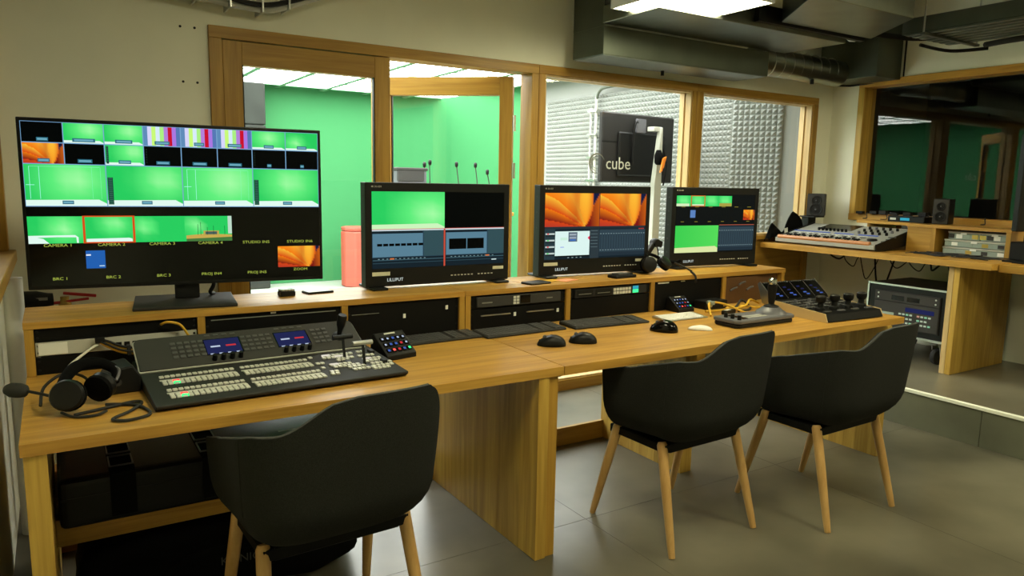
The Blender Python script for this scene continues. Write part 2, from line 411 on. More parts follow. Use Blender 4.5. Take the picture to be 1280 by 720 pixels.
def beads(x0, x1, z0, z1, parent, yg):                        # glazing beads each side of the pane
    for a, b in ((yg - .058, yg - .006), (yg + .012, yg + .056)):
        for xa, xb in ((x0, x0 + .012), (x1 - .012, x1)):
            MB().box(xa, xb, a, b, z0, z1).build('glazing_bead', 'bead', parent)
        for za, zb in ((z0, z0 + .012), (z1 - .012, z1)):
            MB().box(x0 + .012, x1 - .012, a, b, za, zb).build('glazing_bead', 'bead', parent)
def window(name, x0, x1, z0, z1):
    yg = YB + .05
    o = struct(MB().box(x0 + .001, x1 - .001, yg, yg + .008, z0 + .001, z1 - .001).build(name, 'glass'))
    beads(x0, x1, z0, z1, o, yg); return o
win3 = window('window_1', 2.716, 4.030, .075, FT - .055)
win4 = window('window_2', 4.136, 5.432, 1.035, FT - .055)
inf = struct(MB().box(4.136, 5.432, D0 + .02, D1, .0, 1.035).build('trim_3', 'frame_x'))
MB().box(4.136, 5.432, D0 - .02, D0 + .02, 1.005, 1.035).build('window_board', 'frame_x', inf)
# left leaf (closed) and right leaf (open into the studio)
def leaf(name, width, z0, z1, loc, rz, stile=.092, handle=None):
    r = struct(MB().box(0, stile, -.03, .03, z0, z1).build(name, 'frame_z', None, loc, (0, 0, rz), bevel=.002))
    MB().box(width - stile, width, -.03, .03, z0, z1).build('stile', 'frame_z', r, bevel=.002)
    MB().box(stile, width - stile, -.03, .03, z1 - .115, z1).build('rail', 'frame_x', r, bevel=.002)
    MB().box(stile, width - stile, -.03, .03, z0, z0 + .12).build('rail', 'frame_x', r, bevel=.002)
    MB().box(stile, width - stile, -.004, .004, z0 + .12, z1 - .115).build('pane', 'glass', r)
    for xa, xb in ((stile, stile + .006), (width - stile - .006, width - stile)):
        MB().box(xa, xb, -.028, -.005, z0 + .12, z1 - .115).build('glazing_bead', 'black', r)
    return r
leaf('door_1', .893, .03, 2.104, (.764, YB + .02, 0), 0)
d2 = leaf('door_2', .90, .03, 2.090, (2.545, YB + .095, 0), math.pi - .715, stile=.085)
for z in (1.75, 1.45, .45):
    MB().cyl((-.012, .02, z), (-.012, .02, z + .10), .010, n=10).build('hinge', 'silver', d2)
MB().box(.03, .055, -.05, -.03, 1.0, 1.15).build('handle_plate', 'silver', d2)
# decal on the glass of window_1: ring emblem and the word
dec = tag(MB().box(3.150, 3.152, YB + .0485, YB + .0498, 1.56, 1.565).build('window_decal', 'dec'), 'pale word cube with swirl ring emblem stuck on the window glass', 'decal')
text('lettering', 'cube', .122, 'dec', dec, (3.283, YB + .0492, 1.530), (math.pi / 2, 0, 0), depth=.0004, sx=.98)
for k, (r, w_, a0, a1, ox) in enumerate(((.070, .013, 20, 340, 0), (.050, .010, 60, 330, -.006), (.032, .009, 90, 320, -.012))):
    g = MB(); n = 28
    def arc(u, v, r=r, w_=w_, a0=a0, a1=a1, ox=ox):
        t = math.radians(a0 + (a1 - a0) * u); q = r - w_ * v * math.sin(math.pi * min(1, u * 1.1 + .05))
        return (3.205 + ox + q * math.cos(t), YB + .0488, 1.565 + q * math.sin(t) * 1.02)
    g.grid(arc, n, 1); g.build('emblem_arc', 'dec_backlit', dec)

# ------------------------------------------------------------------ the studio beyond
SY0, SY1, SX0, SX1, SZ = YB + .12, 10.02, -2.2, 5.20, 2.64
struct(MB().box(SX0 - .1, 5.95, 4.10, SY1 + .1, -.1, -.002).build('floor_studio', 'studio_floor'))
struct(MB().box(SX0 - .1, 5.3, SY1, SY1 + .1, 0, SZ).build('wall_studio_back', 'green'))
struct(MB().box(SX0 - .1, SX0, SY0, SY1, 0, SZ).build('wall_studio_left', 'green'))
cv = MB()                                                       # coved corner running into the right-hand green wall
def cove(u, v):
    t = u * math.pi / 2; R = .55
    return (SX1 - .32 - R + R * math.sin(t) + .0, SY1 - R + R * math.cos(t), v * SZ)
cv.grid(cove, 14, 1); cv.quad((SX1 - .32, SY1 - .55, 0), (SX1 - .02, 7.6, 0), (SX1 - .02, 7.6, SZ), (SX1 - .32, SY1 - .55, SZ))
struct(cv.build('wall_studio_cove', 'green', smooth='auto'))
wsr = struct(MB().box(SX1, SX1 + .1, 4.62, SY1, 0, SZ).build('wall_studio_right', 'white_wall'))
ANG = math.atan2(-.38, .20); AD = Vector((math.cos(ANG), math.sin(ANG), 0)); AN = Vector((-AD.y, AD.x, 0))
wsa = struct(MB().prism([(SX1, 4.60), (SX1 + .205, 4.21), (5.46, 4.10), (5.60, 4.10), (5.60, 4.60)], 2, 0, SZ).build('wall_studio_alcove', 'white_wall'))
struct(MB().box(5.60, 5.90, SY0, 4.72, 0, SZ).build('wall_studio_end', 'white_wall'))
struct(MB().box(SX0 - .1, 6.0, SY0 - .005, SY1 + .1, SZ, SZ + .05).build('ceiling_studio', 'white_wall'))
def foam_mesh(n, p, h):
    g = MB(); L = n * p
    for a in range(n):
        for b in range(n):
            x, z = a * p, b * p; i = len(g.v)
            g.v += [(x, 0, z), (x + p, 0, z), (x + p, 0, z + p), (x, 0, z + p), (x + p / 2, -h, z + p / 2)]
            for q in ((0, 1, 4), (1, 2, 4), (2, 3, 4), (3, 0, 4)): g.f.append(tuple(i + k for k in q)); g.m.append(0)
    g.box(.001, L - .001, .0, .02, .001, L - .001)
    return g.mesh('acoustic_foam_tile', 'foam')
FM = foam_mesh(10, .048, .030)
for r_ in range(5):
    for k in range(6):                                          # along the right studio wall
        link('acoustic_foam_tile', FM, wsr, (SX1 - .021, 4.60 + .481 * (k + 1), .0 + .481 * r_), (0, 0, -math.pi / 2))
fh = foam_mesh(3, .0475, .03)
for c_ in range(3):
    for r_ in range(17): link('acoustic_foam_tile', fh, wsa, tuple(Vector((SX1 - .012, 4.603, .143 * r_)) + AD * .1430 * c_ - AN * .012), (0, 0, ANG))
LP = MB().box(.030, .570, .007, .593, -.006, .0).mesh('ceiling_light_panel', 'studio_led')
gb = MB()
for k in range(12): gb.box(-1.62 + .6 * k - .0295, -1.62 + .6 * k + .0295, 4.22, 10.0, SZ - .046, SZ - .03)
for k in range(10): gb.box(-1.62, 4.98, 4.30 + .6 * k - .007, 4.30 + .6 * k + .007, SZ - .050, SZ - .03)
struct(gb.build('trim_4', 'bounce_bar'))
for i in range(11):
    for j in range(9):
        tag(link('ceiling_light_panel', LP, None, (-1.62 + .6 * i, 4.30 + .6 * j, SZ - .034)), 'square luminous panel of the white studio ceiling grid', 'ceiling light', 'luminous panels in the studio ceiling')
# grey acoustic column in the far corner
t = thing('acoustic_column', 'tall grey acoustic block column in the green studio corner', 'acoustic panel', (2.18, 9.78, 0))
for k in range(5): MB().box(-.16, .16, -.16, .16, .52 * k + .002, .52 * k + .515).build('block', 'grey_panel', t, bevel=.012)
# red pouf
def octo(r, z): return [(r * math.cos(math.pi / 8 + k * math.pi / 4), r * math.sin(math.pi / 8 + k * math.pi / 4)) for k in range(8)]
t = thing('pouf', 'tall coral red octagonal pouf standing on the studio floor', 'pouf', (3.42, 9.40, 0))
MB().prism(octo(.20, 0), 2, .0, .74).build('body', 'coral', t, bevel=.015); MB().prism(octo(.195, 0), 2, .745, .80).build('cushion', 'coral', t, bevel=.02, seg=2)
# counter with gooseneck microphones and a rack box
t = thing('studio_counter', 'curved wooden studio counter behind the monitors', 'counter', (3.50, 7.05, 0))
MB().prism([(-.75, -.22), (.75, -.30), (.82, .0), (.75, .30), (-.75, .30)], 2, 1.06, 1.10).build('counter_top', 'oak_x', t, bevel=.004)
MB().prism([(-.68, -.14), (.68, -.20), (.72, .0), (.68, .22), (-.68, .22)], 2, .0, 1.06).build('counter_body', 'white_wall', t)
for x, y, zt, dx in ((3.47, 7.0, 1.592, -.02), (3.60, 7.05, 1.618, .0), (3.97, 7.0, 1.605, -.03), (4.245, 7.05, 1.604, -.03), (4.05, 6.85, 1.53, -.04)):
    xx = {3.47: 3.313, 3.60: 3.38, 3.97: 3.697, 4.245: 3.955, 4.05: 4.00}[x]
    g = thing('gooseneck_microphone', {3.47: 'leftmost gooseneck microphone, next to the rack box on the counter', 3.60: 'taller gooseneck microphone second from the rack box', 3.97: 'middle one of the five gooseneck microphones', 4.245: 'gooseneck microphone second from the right on the counter', 4.05: 'shortest gooseneck microphone, rightmost on the counter'}[x], 'microphone', (xx, y, 1.10), 0, 'gooseneck microphones on the counter')
    MB().lathe([(.028, 0), (.028, .02), (.015, .03)], n=14).build('base', 'black', g, smooth='auto')
    MB().tube([(0, 0, .03), (0.005, 0, (zt - 1.1) * .5), (dx * .6, 0, zt - 1.16), (dx, -.01, zt - 1.125)], .0055, 6).build('gooseneck', 'anth', g, smooth=True)
    MB().lathe([(.006, 0), (.017, .012), (.019, .04), (.014, .055), (.003, .06)], (dx, -.01, zt - 1.135), 12).build('capsule', 'black', g, smooth=True)
t = thing('rack_box', 'small dark topped rack case with angled front on the counter', 'rack case', (3.03, 6.95, 1.10), .15)
MB().prism([(-.20, 0), (.20, 0), (.20, .28), (.16, .42), (-.20, .42)], 0, -.18, .16).build('body', 'grey_pl', t, bevel=.006)
MB().box(-.185, .12, -.215, -.19, .32, .42).build('lid_front', 'anth', t); MB().box(-.19, .17, -.21, .20, .42, .45).build('lid', 'anth', t, bevel=.006)
MB().obox((-.07, -.207, .22), (.10, 0, .05), (0, .006, 0), (-.008, 0, .016)).build('cable_loop', 'black', t)
# tv on a stand, its back to the glass
t = thing('television', 'large flat television seen from behind through the window', 'television', (4.52, 5.10, 0), .13)
MB().box(-.485, .485, -.020, .03, 1.445, 2.045).build('casing', 'anth2', t, bevel=.012)
MB().box(-.30, .33, -.052, -.020, 1.50, 1.88).build('rear_housing', 'black', t, bevel=.012)
MB().box(-.10, .02, -.075, -.05, 1.88, 2.00).build('bracket', 'grey_pl', t, bevel=.003)
MB().box(-.484, .484, -.022, -.018, 1.79, 1.796).build('seam', 'black', t)
MB().tube([(-.06, -.06, 1.95), (-.12, -.08, 1.97), (-.14, -.07, 1.85), (-.13, -.06, 1.6)], .008, 6).build('cable', 'black', t, smooth=True)
MB().tube([(.27, -.06, 1.80), (.32, -.08, 1.6), (.31, -.06, 1.42)], .008, 6).build('cable', 'black', t, smooth=True)
t = thing('television_stand', 'cream steel pole stand holding the television', 'stand', (4.60, 4.93, 0), .13)
MB().prism([(-.045, .03), (.050, .03), (.050, 1.40), (.040, 1.93), (.022, 1.93), (-.045, 1.42)], 1, -.025, .025).build('pole', 'cream', t, bevel=.003)
MB().box(-.05, .05, .0, .08, 1.895, 1.935).build('mount_arm', 'light_grey', t, bevel=.003)
MB().box(-.35, .35, -.03, .03, 0, .03).build('foot_bar', 'cream', t); MB().box(-.03, .03, -.35, .35, .0, .03).build('foot_bar', 'cream', t)
t = thing('glove_bundle', 'black pouch with orange tags hanging on the stand pole', 'pouch', (4.565, 4.870, 1.60), .1)
MB().lathe([(.02, 0), (.035, .02), (.038, .08), (.02, .13)], n=12).build('pouch', 'black_soft', t, smooth=True)
MB().obox((.008, -.040, .0), (.012, 0, .006), (0, .006, 0), (.014, 0, .06)).build('tag', 'orange', t); MB().obox((.034, -.036, .02), (.01, 0, .004), (0, .006, 0), (.016, 0, .05)).build('tag', 'orange', t)
t = thing('wall_conduit', 'grey cable conduit with clips rising up the foam wall', 'conduit', (SX1 - .10, 6.45, 0))
MB().cyl((0, 0, 0), (0, 0, 2.36), .016, n=12).build('pipe', 'light_grey', t, smooth='auto'); MB().cyl((0, .09, 0), (0, .09, 2.25), .012, n=10).build('pipe', 'light_grey', t, smooth='auto')
MB().tube([(0, 0, 2.34), (0, -.05, 2.42), (0, -.2, 2.45), (0, -.9, 2.45)], .016, 10).build('bend', 'galv_dark', t, smooth=True)
for k in range(9): MB().box(-.035, .035, -.04, .11, .2 + .25 * k, .22 + .25 * k).build('clip', 'silver', t)

# ------------------------------------------------------------------ desks
TZ, TT = .750, .034
YF, YBK = 2.142, 3.16
def desk(name, label, x0, x1, ncut):
    t = thing(name, label, 'desk', ((x0 + x1) / 2, 2.65, 0)); t['cx'] = 0
    c = (x0 + x1) / 2
    boards(t, 'top_board', (x0 - c, x1 - c, YF - 2.65, YBK - 2.65, TZ - TT, TZ), 1, even(ncut, .12), 'oak_x', gap=.0002, bevel=.0006)
    return t, c
def panel(t, c, x0, x1, y0, y1, n, mat='oak_z', z1=TZ - TT - .001):
    boards(t, 'leg_stave', (x0 - c, x1 - c, y0 - 2.65, y1 - 2.65, .001, z1), 1, even(n, .25), mat, gap=.0003, bevel=.0005)
dl, c = desk('oak_desk', 'long oak desk at the left carrying the switcher panel', -.110, 1.5825, 8)
panel(dl, c, -.104, -.052, 2.150, 3.12, 9)
panel(dl, c, 1.474, 1.520, 2.146, 3.12, 7); panel(dl, c, 1.5205, 1.566, 2.154, 3.12, 6, 'frame_z')
MB().box(.955 - c, .985 - c, 2.52 - 2.65, 3.02 - 2.65, .30, TZ - TT - .001).build('shelf_support', 'oak_z', dl, bevel=.001); MB().box(-.052 - c, .954 - c, 2.50 - 2.65, 3.02 - 2.65, .340, .383).build('lower_shelf', 'oak_x', dl, bevel=.002)
MB().box(-.052 - c, .954 - c, 2.512 - 2.65, 2.53 - 2.65, .29, .340).build('shelf_apron', 'oak_x', dl, bevel=.002)
MB().box(-.052 - c, 1.474 - c, 3.10 - 2.65, 3.12 - 2.65, .0, .10).build('kick_board', 'oak_x', dl)
MB().box(1.555 - c, 1.583 - c, 2.158 - 2.65, 2.24 - 2.65, TZ - TT - .008, TZ - TT - .0005).build('joining_plate', 'black_metal', dl)
dr, c = desk('oak_desk', 'long oak desk at the right carrying keyboards and joystick', 1.5865, 3.834, 8)
panel(dr, c, 2.575, 2.650, 2.49, 3.12, 6); panel(dr, c, 3.672, 3.715, 2.135, 3.12, 7)
MB().box(1.60 - c, 2.575 - c, 3.10 - 2.65, 3.12 - 2.65, .0, .10).build('kick_board', 'frame_x', dr); MB().box(2.65 - c, 3.672 - c, 3.10 - 2.65, 3.12 - 2.65, .0, .10).build('kick_board', 'frame_x', dr)
# risers with rack bays
RZ, RF, RB = .936, 2.868, 3.20
def riser(label, x0, x1, divs):
    cx = (x0 + x1) / 2; t = thing('desk_riser', label, 'shelf', (cx, RF, TZ))
    h = RZ - TZ
    boards(t, 'top_board', (x0 - cx, x1 - cx, 0, RB - RF, h - .024, h), 1, even(3, .1), 'oak_x', gap=.0002, bevel=.0005)
    for d in divs: MB().box(d - .0135 - cx, d + .0135 - cx, .002, RB - RF - .01, .0005, h - .0245).build('divider', 'frame_z', t, bevel=.0008)
    MB().box(x0 - cx + .004, x1 - cx - .004, RB - RF - .03, RB - RF - .012, .002, h - .026).build('back_panel', 'black_metal', t)
    return t
riser('oak riser shelf with three rack bays under the largest monitor', -.110, 1.5545, (-.095, .442, .993, 1.540))
riser('oak riser shelf with four rack bays under the three smaller monitors', 1.5565, 3.775, (1.571, 2.135, 2.694, 3.246, 3.760))
# ---- rack units in the bays (front at y=RF+.012)
def rack(name, label, x0, x1, z0, z1, mat='black_metal', cat='rack unit', depth=.22, y=RF + .014, bevel=.001):
    t = thing(name, label, cat, ((x0 + x1) / 2, y, z0)); w_ = (x1 - x0) / 2; h = z1 - z0
    MB().box(-w_, w_, 0, .004, 0, h).build('front_plate', mat, t, bevel=.0006)
    MB().box(-w_ + .015, w_ - .015, .004, depth, .001, h - .001).build('chassis', 'black_metal', t)
    for sx in (-1, 1):
        for z in (.25 * h, .75 * h): MB().cyl((sx * (w_ - .009), 0, z), (sx * (w_ - .009), -.0025, z), .0045, n=8).build('screw', 'black', t)
    return t
B = [(-.081, .428), (.456, .979), (1.007, 1.526), (1.585, 2.121), (2.149, 2.680), (2.708, 3.232), (3.260, 3.746)]
rack('blank_panel', 'black blank panel above the grey patch panel', B[0][0], B[0][1], .866, .910)
t = rack('patch_unit', 'pale grey patch panel with yellow cables in the first bay', B[0][0] + .002, B[0][1] - .002, .815, .862, 'light_grey')
MB().box(-.245, -.16, -.004, 0, .004, .043).build('name_plate', 'white_pl', t)
for k in range(10): MB().box(-.04 + .026 * k, -.022 + .026 * k, -.002, .001, .008, .026).build('port', 'black', t)
rack('blank_panel', 'black blank panel below the grey patch panel', B[0][0], B[0][1], .7505, .811)
t = rack('storage_unit', 'black rack drawer behind the switcher panel', B[1][0], B[1][1], .751, .908); MB().box(-.24, .24, -.003, 0, .140, .143).build('edge', 'txt_d', t)
MB().box(-.02, .0, -.002, 0, .150, .156).build('sticker', 'paper', t)
t = rack('server_front', 'black rack server with two white stickers', B[2][0], B[2][1], .751, .908)
MB().box(-.01, .002, -.002, 0, .085, .104).build('sticker', 'paper', t); MB().box(.195, .207, -.002, 0, .108, .126).build('sticker', 'paper', t); MB().box(-.24, -.12, -.002, 0, .115, .117).build('edge', 'txt_d', t)
t = rack('video_recorder', 'dark grey disk recorder with small display and keypad', B[3][0], B[3][1], .848, .908, 'black_metal')
MB().box(-.235, .235, -.012, 0, .006, .054).build('fascia', 'anth', t, bevel=.002); MB().box(.0, .055, -.0135, -.012, .012, .050).build('display', 'gloss_black', t)
for a in range(2):
    for b in range(3): MB().box(-.040 + .018 * a, -.026 + .018 * a, -.014, -.012, .010 + .014 * b, .021 + .014 * b).build('key', 'btn', t)
MB().box(-.21, -.155, -.0126, -.012, .024, .030).build('print_mark', 'txt_d', t); MB().box(.15, .185, -.0126, -.012, .025, .030).build('print_mark', 'txt_d', t)
t = rack('drive_array', 'black drive array with two silver handle bars', B[3][0], B[3][1], .751, .845)
for x in (-.13, .12):
    MB().box(x - .08, x + .08, -.006, 0, .060, .065).build('handle_bar', 'silver', t); MB().box(x + .10, x + .113, -.002, 0, .048, .066).build('sticker', 'paper', t)
t = rack('disk_recorder', 'disk recorder with two slots, key rows and a colour display', B[4][0], B[4][1], .858, .904)
MB().box(-.235, .235, -.008, 0, .002, .044).build('fascia', 'anth2', t, bevel=.001)
for x in (-.175, -.055):
    MB().box(x - .052, x + .052, -.0095, -.008, .006, .040).build('slot', 'black', t, bevel=.001); MB().box(x - .04, x + .04, -.011, -.0095, .018, .021).build('slot_lip', 'txt_d', t)
for a in range(6):
    for b in range(2): MB().box(.010 + .020 * a, .026 + .020 * a, -.0105, -.008, .006 + .018 * b, .020 + .018 * b).build('key', 'btn', t)
g = MB(); g.quad((.14, -.0085, .024), (.18, -.0085, .024), (.18, -.0085, .042), (.14, -.0085, .042)); g.build('display', 'c_led', t)
g = MB(); g.quad((.14, -.0085, .006), (.18, -.0085, .006), (.18, -.0085, .023), (.14, -.0085, .023)); g.build('display', 'g_led', t)
rack('blank_panel', 'black blank panel below the disk recorder with colour display', B[4][0], B[4][1], .751, .854)
t = rack('storage_unit', 'black rack front behind the small key pad and yellow cables', B[5][0], B[5][1], .751, .908)
MB().box(-.23, -.15, -.002, 0, .147, .154).build('sticker', 'paper', t); MB().box(-.06, -.03, -.002, 0, .150, .155).build('sticker', 'ivory', t)
t = thing('cable_box', 'dark brown cable box with three white curved slots', 'box', ((B[6][0] + B[6][1]) / 2, RF + .012, TZ + .001))
w_ = (B[6][1] - B[6][0]) / 2
MB().box(-w_, .03, 0, .2, 0, .155).build('box_front', 'brown', t, bevel=.002); MB().box(.055, w_, .02, .2, 0, .155).build('box_side', 'brown', t, bevel=.002); MB().box(.03, .055, .01, .2, 0, .155).build('divider', 'brown', t)
for x, z in ((-.17, .085), (-.10, .115), (-.03, .082)):
    MB().tube([(x - .028, -.003, z - .010), (x, -.004, z + .002), (x + .028, -.003, z + .006)], .0055, 6).build('slot', 'grey_pl', t, smooth=True)

# ------------------------------------------------------------------ screens: pictures as coloured cells
class Pic:
    def __init__(s, W, H): s.W, s.H = W, H; s.v = []; s.f = []; s.c = []; s.k = 0
    def cell(s, u0, v0, u1, v1, fn, nu=1, nv=1):
        if not callable(fn): col = fn; fn = lambda a, b: col
        s.k += 1; i = len(s.v); y = -.000006 * s.k
        for b in range(nv + 1):
            for a in range(nu + 1):
                u = u0 + (u1 - u0) * a / nu; v = v0 + (v1 - v0) * b / nv
                s.v.append(((u - .5) * s.W, y, (.5 - v) * s.H)); s.c.append(fn(a / nu, b / nv))
        for b in range(nv):
            for a in range(nu): s.f.append((i + b * (nu + 1) + a, i + (b + 1) * (nu + 1) + a, i + (b + 1) * (nu + 1) + a + 1, i + b * (nu + 1) + a + 1))
    def poly(s, pts, col):
        s.k += 1; i = len(s.v); y = -.000006 * s.k
        for u, v in pts: s.v.append(((u - .5) * s.W, y, (.5 - v) * s.H)); s.c.append(col)
        s.f.append(tuple(i + k for k in range(len(pts))))
    def build(s, parent, loc):
        me = bpy.data.meshes.new('screen_picture'); me.from_pydata(s.v, [], s.f); me.materials.append(M['screen'])
        ca = me.color_attributes.new('pic', 'FLOAT_COLOR', 'POINT')
        for k, c_ in enumerate(s.c): ca.data[k].color = (*c_, 1)
        me.update(); return link('screen_picture', me, parent, loc)
def mixc(a, b, t): t = max(0, min(1, t)); return tuple(x + (y - x) * t for x, y in zip(a, b))
G0, G1, G2 = srgb(40, 205, 95), srgb(95, 240, 125), srgb(170, 255, 170)
def green_bg(cx=.65, cy=.3, k=1.0):
    def f(a, b):
        d = math.hypot((a - cx) * 1.3, (b - cy) * .9) * k
        return mixc(G2, G1, d / .35) if d < .35 else mixc(G1, G0, (d - .35) / .5)
    return f
WHT, BLK, BLU = srgb(225, 250, 240), srgb(2, 4, 4), srgb(150, 175, 235)
def greenscene(p, u0, v0, u1, v1, cx=.65, cy=.3, fl=.86, notch=True, k=1.0, white=WHT):
    p.cell(u0, v0, u1, v1, green_bg(cx, cy, k), 6, 5)
    du, dv = u1 - u0, v1 - v0
    p.poly([(u0, v0 + dv * (fl + .015)), (u0, v1), (u1, v1), (u1, v0 + dv * (fl + .10)), (u1 - .10 * du, v0 + dv * fl)], white)
def petal(a, b):
    O1, O2, O3, RD, PU, NV = srgb(255, 200, 60), srgb(248, 130, 20), srgb(215, 70, 18), srgb(120, 18, 20), srgb(95, 10, 60), srgb(18, 26, 62)
    bs = [-.7, .06, .44, .78, 1.7]                             # petal edges fanning out of a point low on the right
    q = max(0, min(1, a / .74)); k = 0
    ed = lambda i: bs[i] + (1.06 - bs[i]) * q ** (1.7 - .2 * i)
    for i in range(4):
        if b >= ed(i): k = i
    f = max(0, min(1, (b - ed(k)) / max(.05, ed(k + 1) - ed(k))))
    hi = (O1, O1, O2, O3)[k]; lo = (O2, O3, RD, PU)[k]
    c = mixc(hi, lo, f ** .7)
    if k == 3: c = mixc(c, NV, max(0, f - .4))
    c = mixc(c, O3, .35 * q)
    if a > .74: c = mixc(O2, RD, max(0, min(1, 1.2 - (a - .74) * 2.2 - (1 - b) * .2)))
    if a > .40 and a < .80 and b < .9: c = mixc(c, mixc(O3, RD, b), .55 * max(0, 1 - abs(a - .56) / .18))
    w_ = .135 * math.sin(math.pi * max(0, min(1, (b + .45) / 1.42))) ** .9
    if b < .96 and abs(a - .755) < w_: 
        e = (a - .755) / w_; c = mixc(mixc(O1, O2, .15 + .6 * b), O3, max(0, e) ** 1.5 * .9 + .25 * max(0, -e) ** 3)
    if a > .885 and b < .34 and (a - .885) * 2.6 + .03 > (.34 - b) * 0 and (1 - a) * 2.9 > b - .02 + 0: c = NV
    return c
def bars(p, u0, v0, u1, v1):
    cs = [(95, 140, 185), (215, 215, 250), (200, 250, 120), (215, 235, 250), (170, 240, 130), (180, 130, 220), (200, 15, 45), (170, 120, 225), (85, 120, 180)]
    n = len(cs)
    for k, c_ in enumerate(cs): p.cell(u0 + (u1 - u0) * k / n, v0, u0 + (u1 - u0) * (k + 1) / n, v1, srgb(*c_))
def meter(p, u, v0, v1, w_): 
    p.cell(u, v0, u + w_, v1, srgb(20, 70, 55))
    n = int((v1 - v0) / .012)
    for k in range(n): p.cell(u + w_ * .15, v0 + .012 * k + .003, u + w_ * .85, v0 + .012 * k + .008, srgb(60, 110, 90))
def chip(p, u, v, w_, h=.022):
    p.cell(u - w_ / 2, v - h / 2, u + w_ / 2, v + h / 2, srgb(45, 105, 125)); p.cell(u - w_ * .42, v - h * .25, u + w_ * .42, v + h * .25, srgb(110, 170, 190))
def outline(p, u0, v0, u1, v1, col, tu, tv):
    p.cell(u0, v0, u1, v0 + tv, col); p.cell(u0, v1 - tv, u1, v1, col); p.cell(u0, v0, u0 + tu, v1, col); p.cell(u1 - tu, v0, u1, v1, col)

def monitor(label, loc, rz, W, H, z0, bez, dep, group=None):
    t = thing('monitor', label, 'monitor', loc, rz, group)
    MB().box(-W / 2, W / 2, 0, dep, z0, z0 + H).build('casing', 'black', t, bevel=.004, seg=2)
    l, r_, tp, bt = bez
    MB().box(-W / 2 + l, W / 2 - r_, -.0006, .001, z0 + bt, z0 + H - tp).build('panel_glass', 'gloss_black', t)
    p = Pic(W - l - r_, H - tp - bt); c_ = ((l - r_) / 2, -.0010, z0 + bt + (H - tp - bt) / 2)
    return t, p, c_
# --- big multiview monitor
t, p, c_ = monitor('largest monitor showing a multiview wall of green studio pictures', (.430, 3.088, RZ), -.115, 1.055, .618, .070, (.012, .012, .013, .014), .035)
GR = srgb(110, 130, 200)
R1, R2, R3 = .124, .252, .508
e8 = [k / 8 for k in range(9)]
p.cell(0, 0, 1, R3 + .002, srgb(120, 165, 205))
g_ = .0016; gv = .0028
def tl(k, a, b): return (e8[k] + g_, a + gv, e8[k + 1] - g_, b - gv)
p.cell(*tl(0, 0, R1), BLK)
greenscene(p, *tl(1, 0, R1)); greenscene(p, *tl(2, 0, R1))
for k in (3, 4, 5): bars(p, *tl(k, 0, R1))
greenscene(p, *tl(6, 0, R1), cx=.5, cy=.35, fl=.88); greenscene(p, *tl(7, 0, R1), cx=.3, cy=.6, k=1.6, fl=.88)
p.cell(*tl(0, R1, R2), petal, 30, 18)
for k in (1, 3, 4, 5, 6, 7): p.cell(*tl(k, R1, R2), BLK)
greenscene(p, *tl(2, R1, R2), cx=.75); meter(p, e8[2] + .004, R1 + .01, R2 - .01, .008)
for k in (3, 6): 
    for j in range(6): p.cell(e8[k] + .008, R1 + .02 + .016 * j, e8[k] + .010, R1 + .028 + .016 * j, srgb(40, 60, 50))
for k in range(4): greenscene(p, 2 * k / 8 + g_, R2 + gv, 2 * (k + 1) / 8 - g_, R3 - gv, cx=(.62, .75, .65, .55)[k], cy=.35, fl=.845, k=(1, 1.35, .75, 1.2)[k])
for k in (0, 2):
    u = k / 4
    for du in (.016, .045): p.cell(u + du, R2 + .014, u + du + .0014, R3 - .045, srgb(170, 255, 240))
    p.cell(u + .005, R2 + .125, u + .030, R2 + .128, srgb(170, 255, 240)); p.cell(u + .016, R2 + .014, u + .23, R2 + .016, srgb(140, 250, 200))
    for du in (.205, .232): p.cell(u + du, R2 + .014, u + du + .001, R3 - .045, srgb(130, 250, 180))
for k in (1, 3): meter(p, k / 4 + .004, R2 + .075, R3 - .012, .017)
for k in range(8):
    chip(p, e8[k] + .0625, R1 - .02, (.035, .07, .055, .05, .035, .05, .037, .037)[k]); chip(p, e8[k] + .0625, R2 - .022, (.036, .045, .04, .045, .05, .048, .016, .014)[k])
for k in range(4): chip(p, k / 4 + .128, R3 - .024, .035)
e6 = [k / 6 for k in range(7)]; Q0, Q1 = .570, .737
for k in range(3): p.cell(e6[k], Q0, e6[k + 1], Q1, green_bg((.65, .6, .2)[k], (.45, .3, .4)[k], (1.3, 1.7, 2.2)[k]), 6, 4)
p.poly([(0, Q0 + .118), (.0, Q1), (.062, Q1), (.045, Q0 + .138), (.03, Q0 + .132)], WHT)
p.poly([(0, Q0 + .118), (.0, Q0 + .132), (.085, Q0 + .128), (.145, Q0 + .130), (.146, Q0 + .165), (.152, Q0 + .165), (.152, Q0 + .130), (.142, Q0 + .116)], WHT)
p.poly([(e6[1] + .01, Q1 - .026), (e6[1] + .01, Q1 - .004), (e6[2] - .01, Q1 - .004), (e6[2] - .01, Q1 - .024), (e6[2] - .02, Q1 - .030)], WHT)
outline(p, e6[1], Q0 - .004, e6[2], Q1 + .002, srgb(215, 75, 25), .0075, .008)
p.cell(e6[3], Q0, e6[4], Q1, green_bg(.2, .4, 2.2), 4, 3)
p.poly([(e6[3] + .005, Q0 + .128), (e6[3] + .07, Q0 + .118), (e6[4], Q0 + .125), (e6[4], Q0 + .140), (e6[3] + .005, Q0 + .150)], srgb(200, 170, 80)); p.poly([(e6[3] + .005, Q0 + .150), (e6[4], Q0 + .140), (e6[4], Q1), (e6[3] + .005, Q1)], srgb(70, 120, 60))
p.cell(e6[3] + .065, Q0 + .098, e6[3] + .12, Q0 + .128, srgb(190, 165, 80)); p.cell(e6[3] + .072, Q0 + .103, e6[3] + .113, Q0 + .122, srgb(70, 95, 90)); p.cell(e6[4] - .014, Q0, e6[4], Q0 + .118, srgb(190, 220, 200))
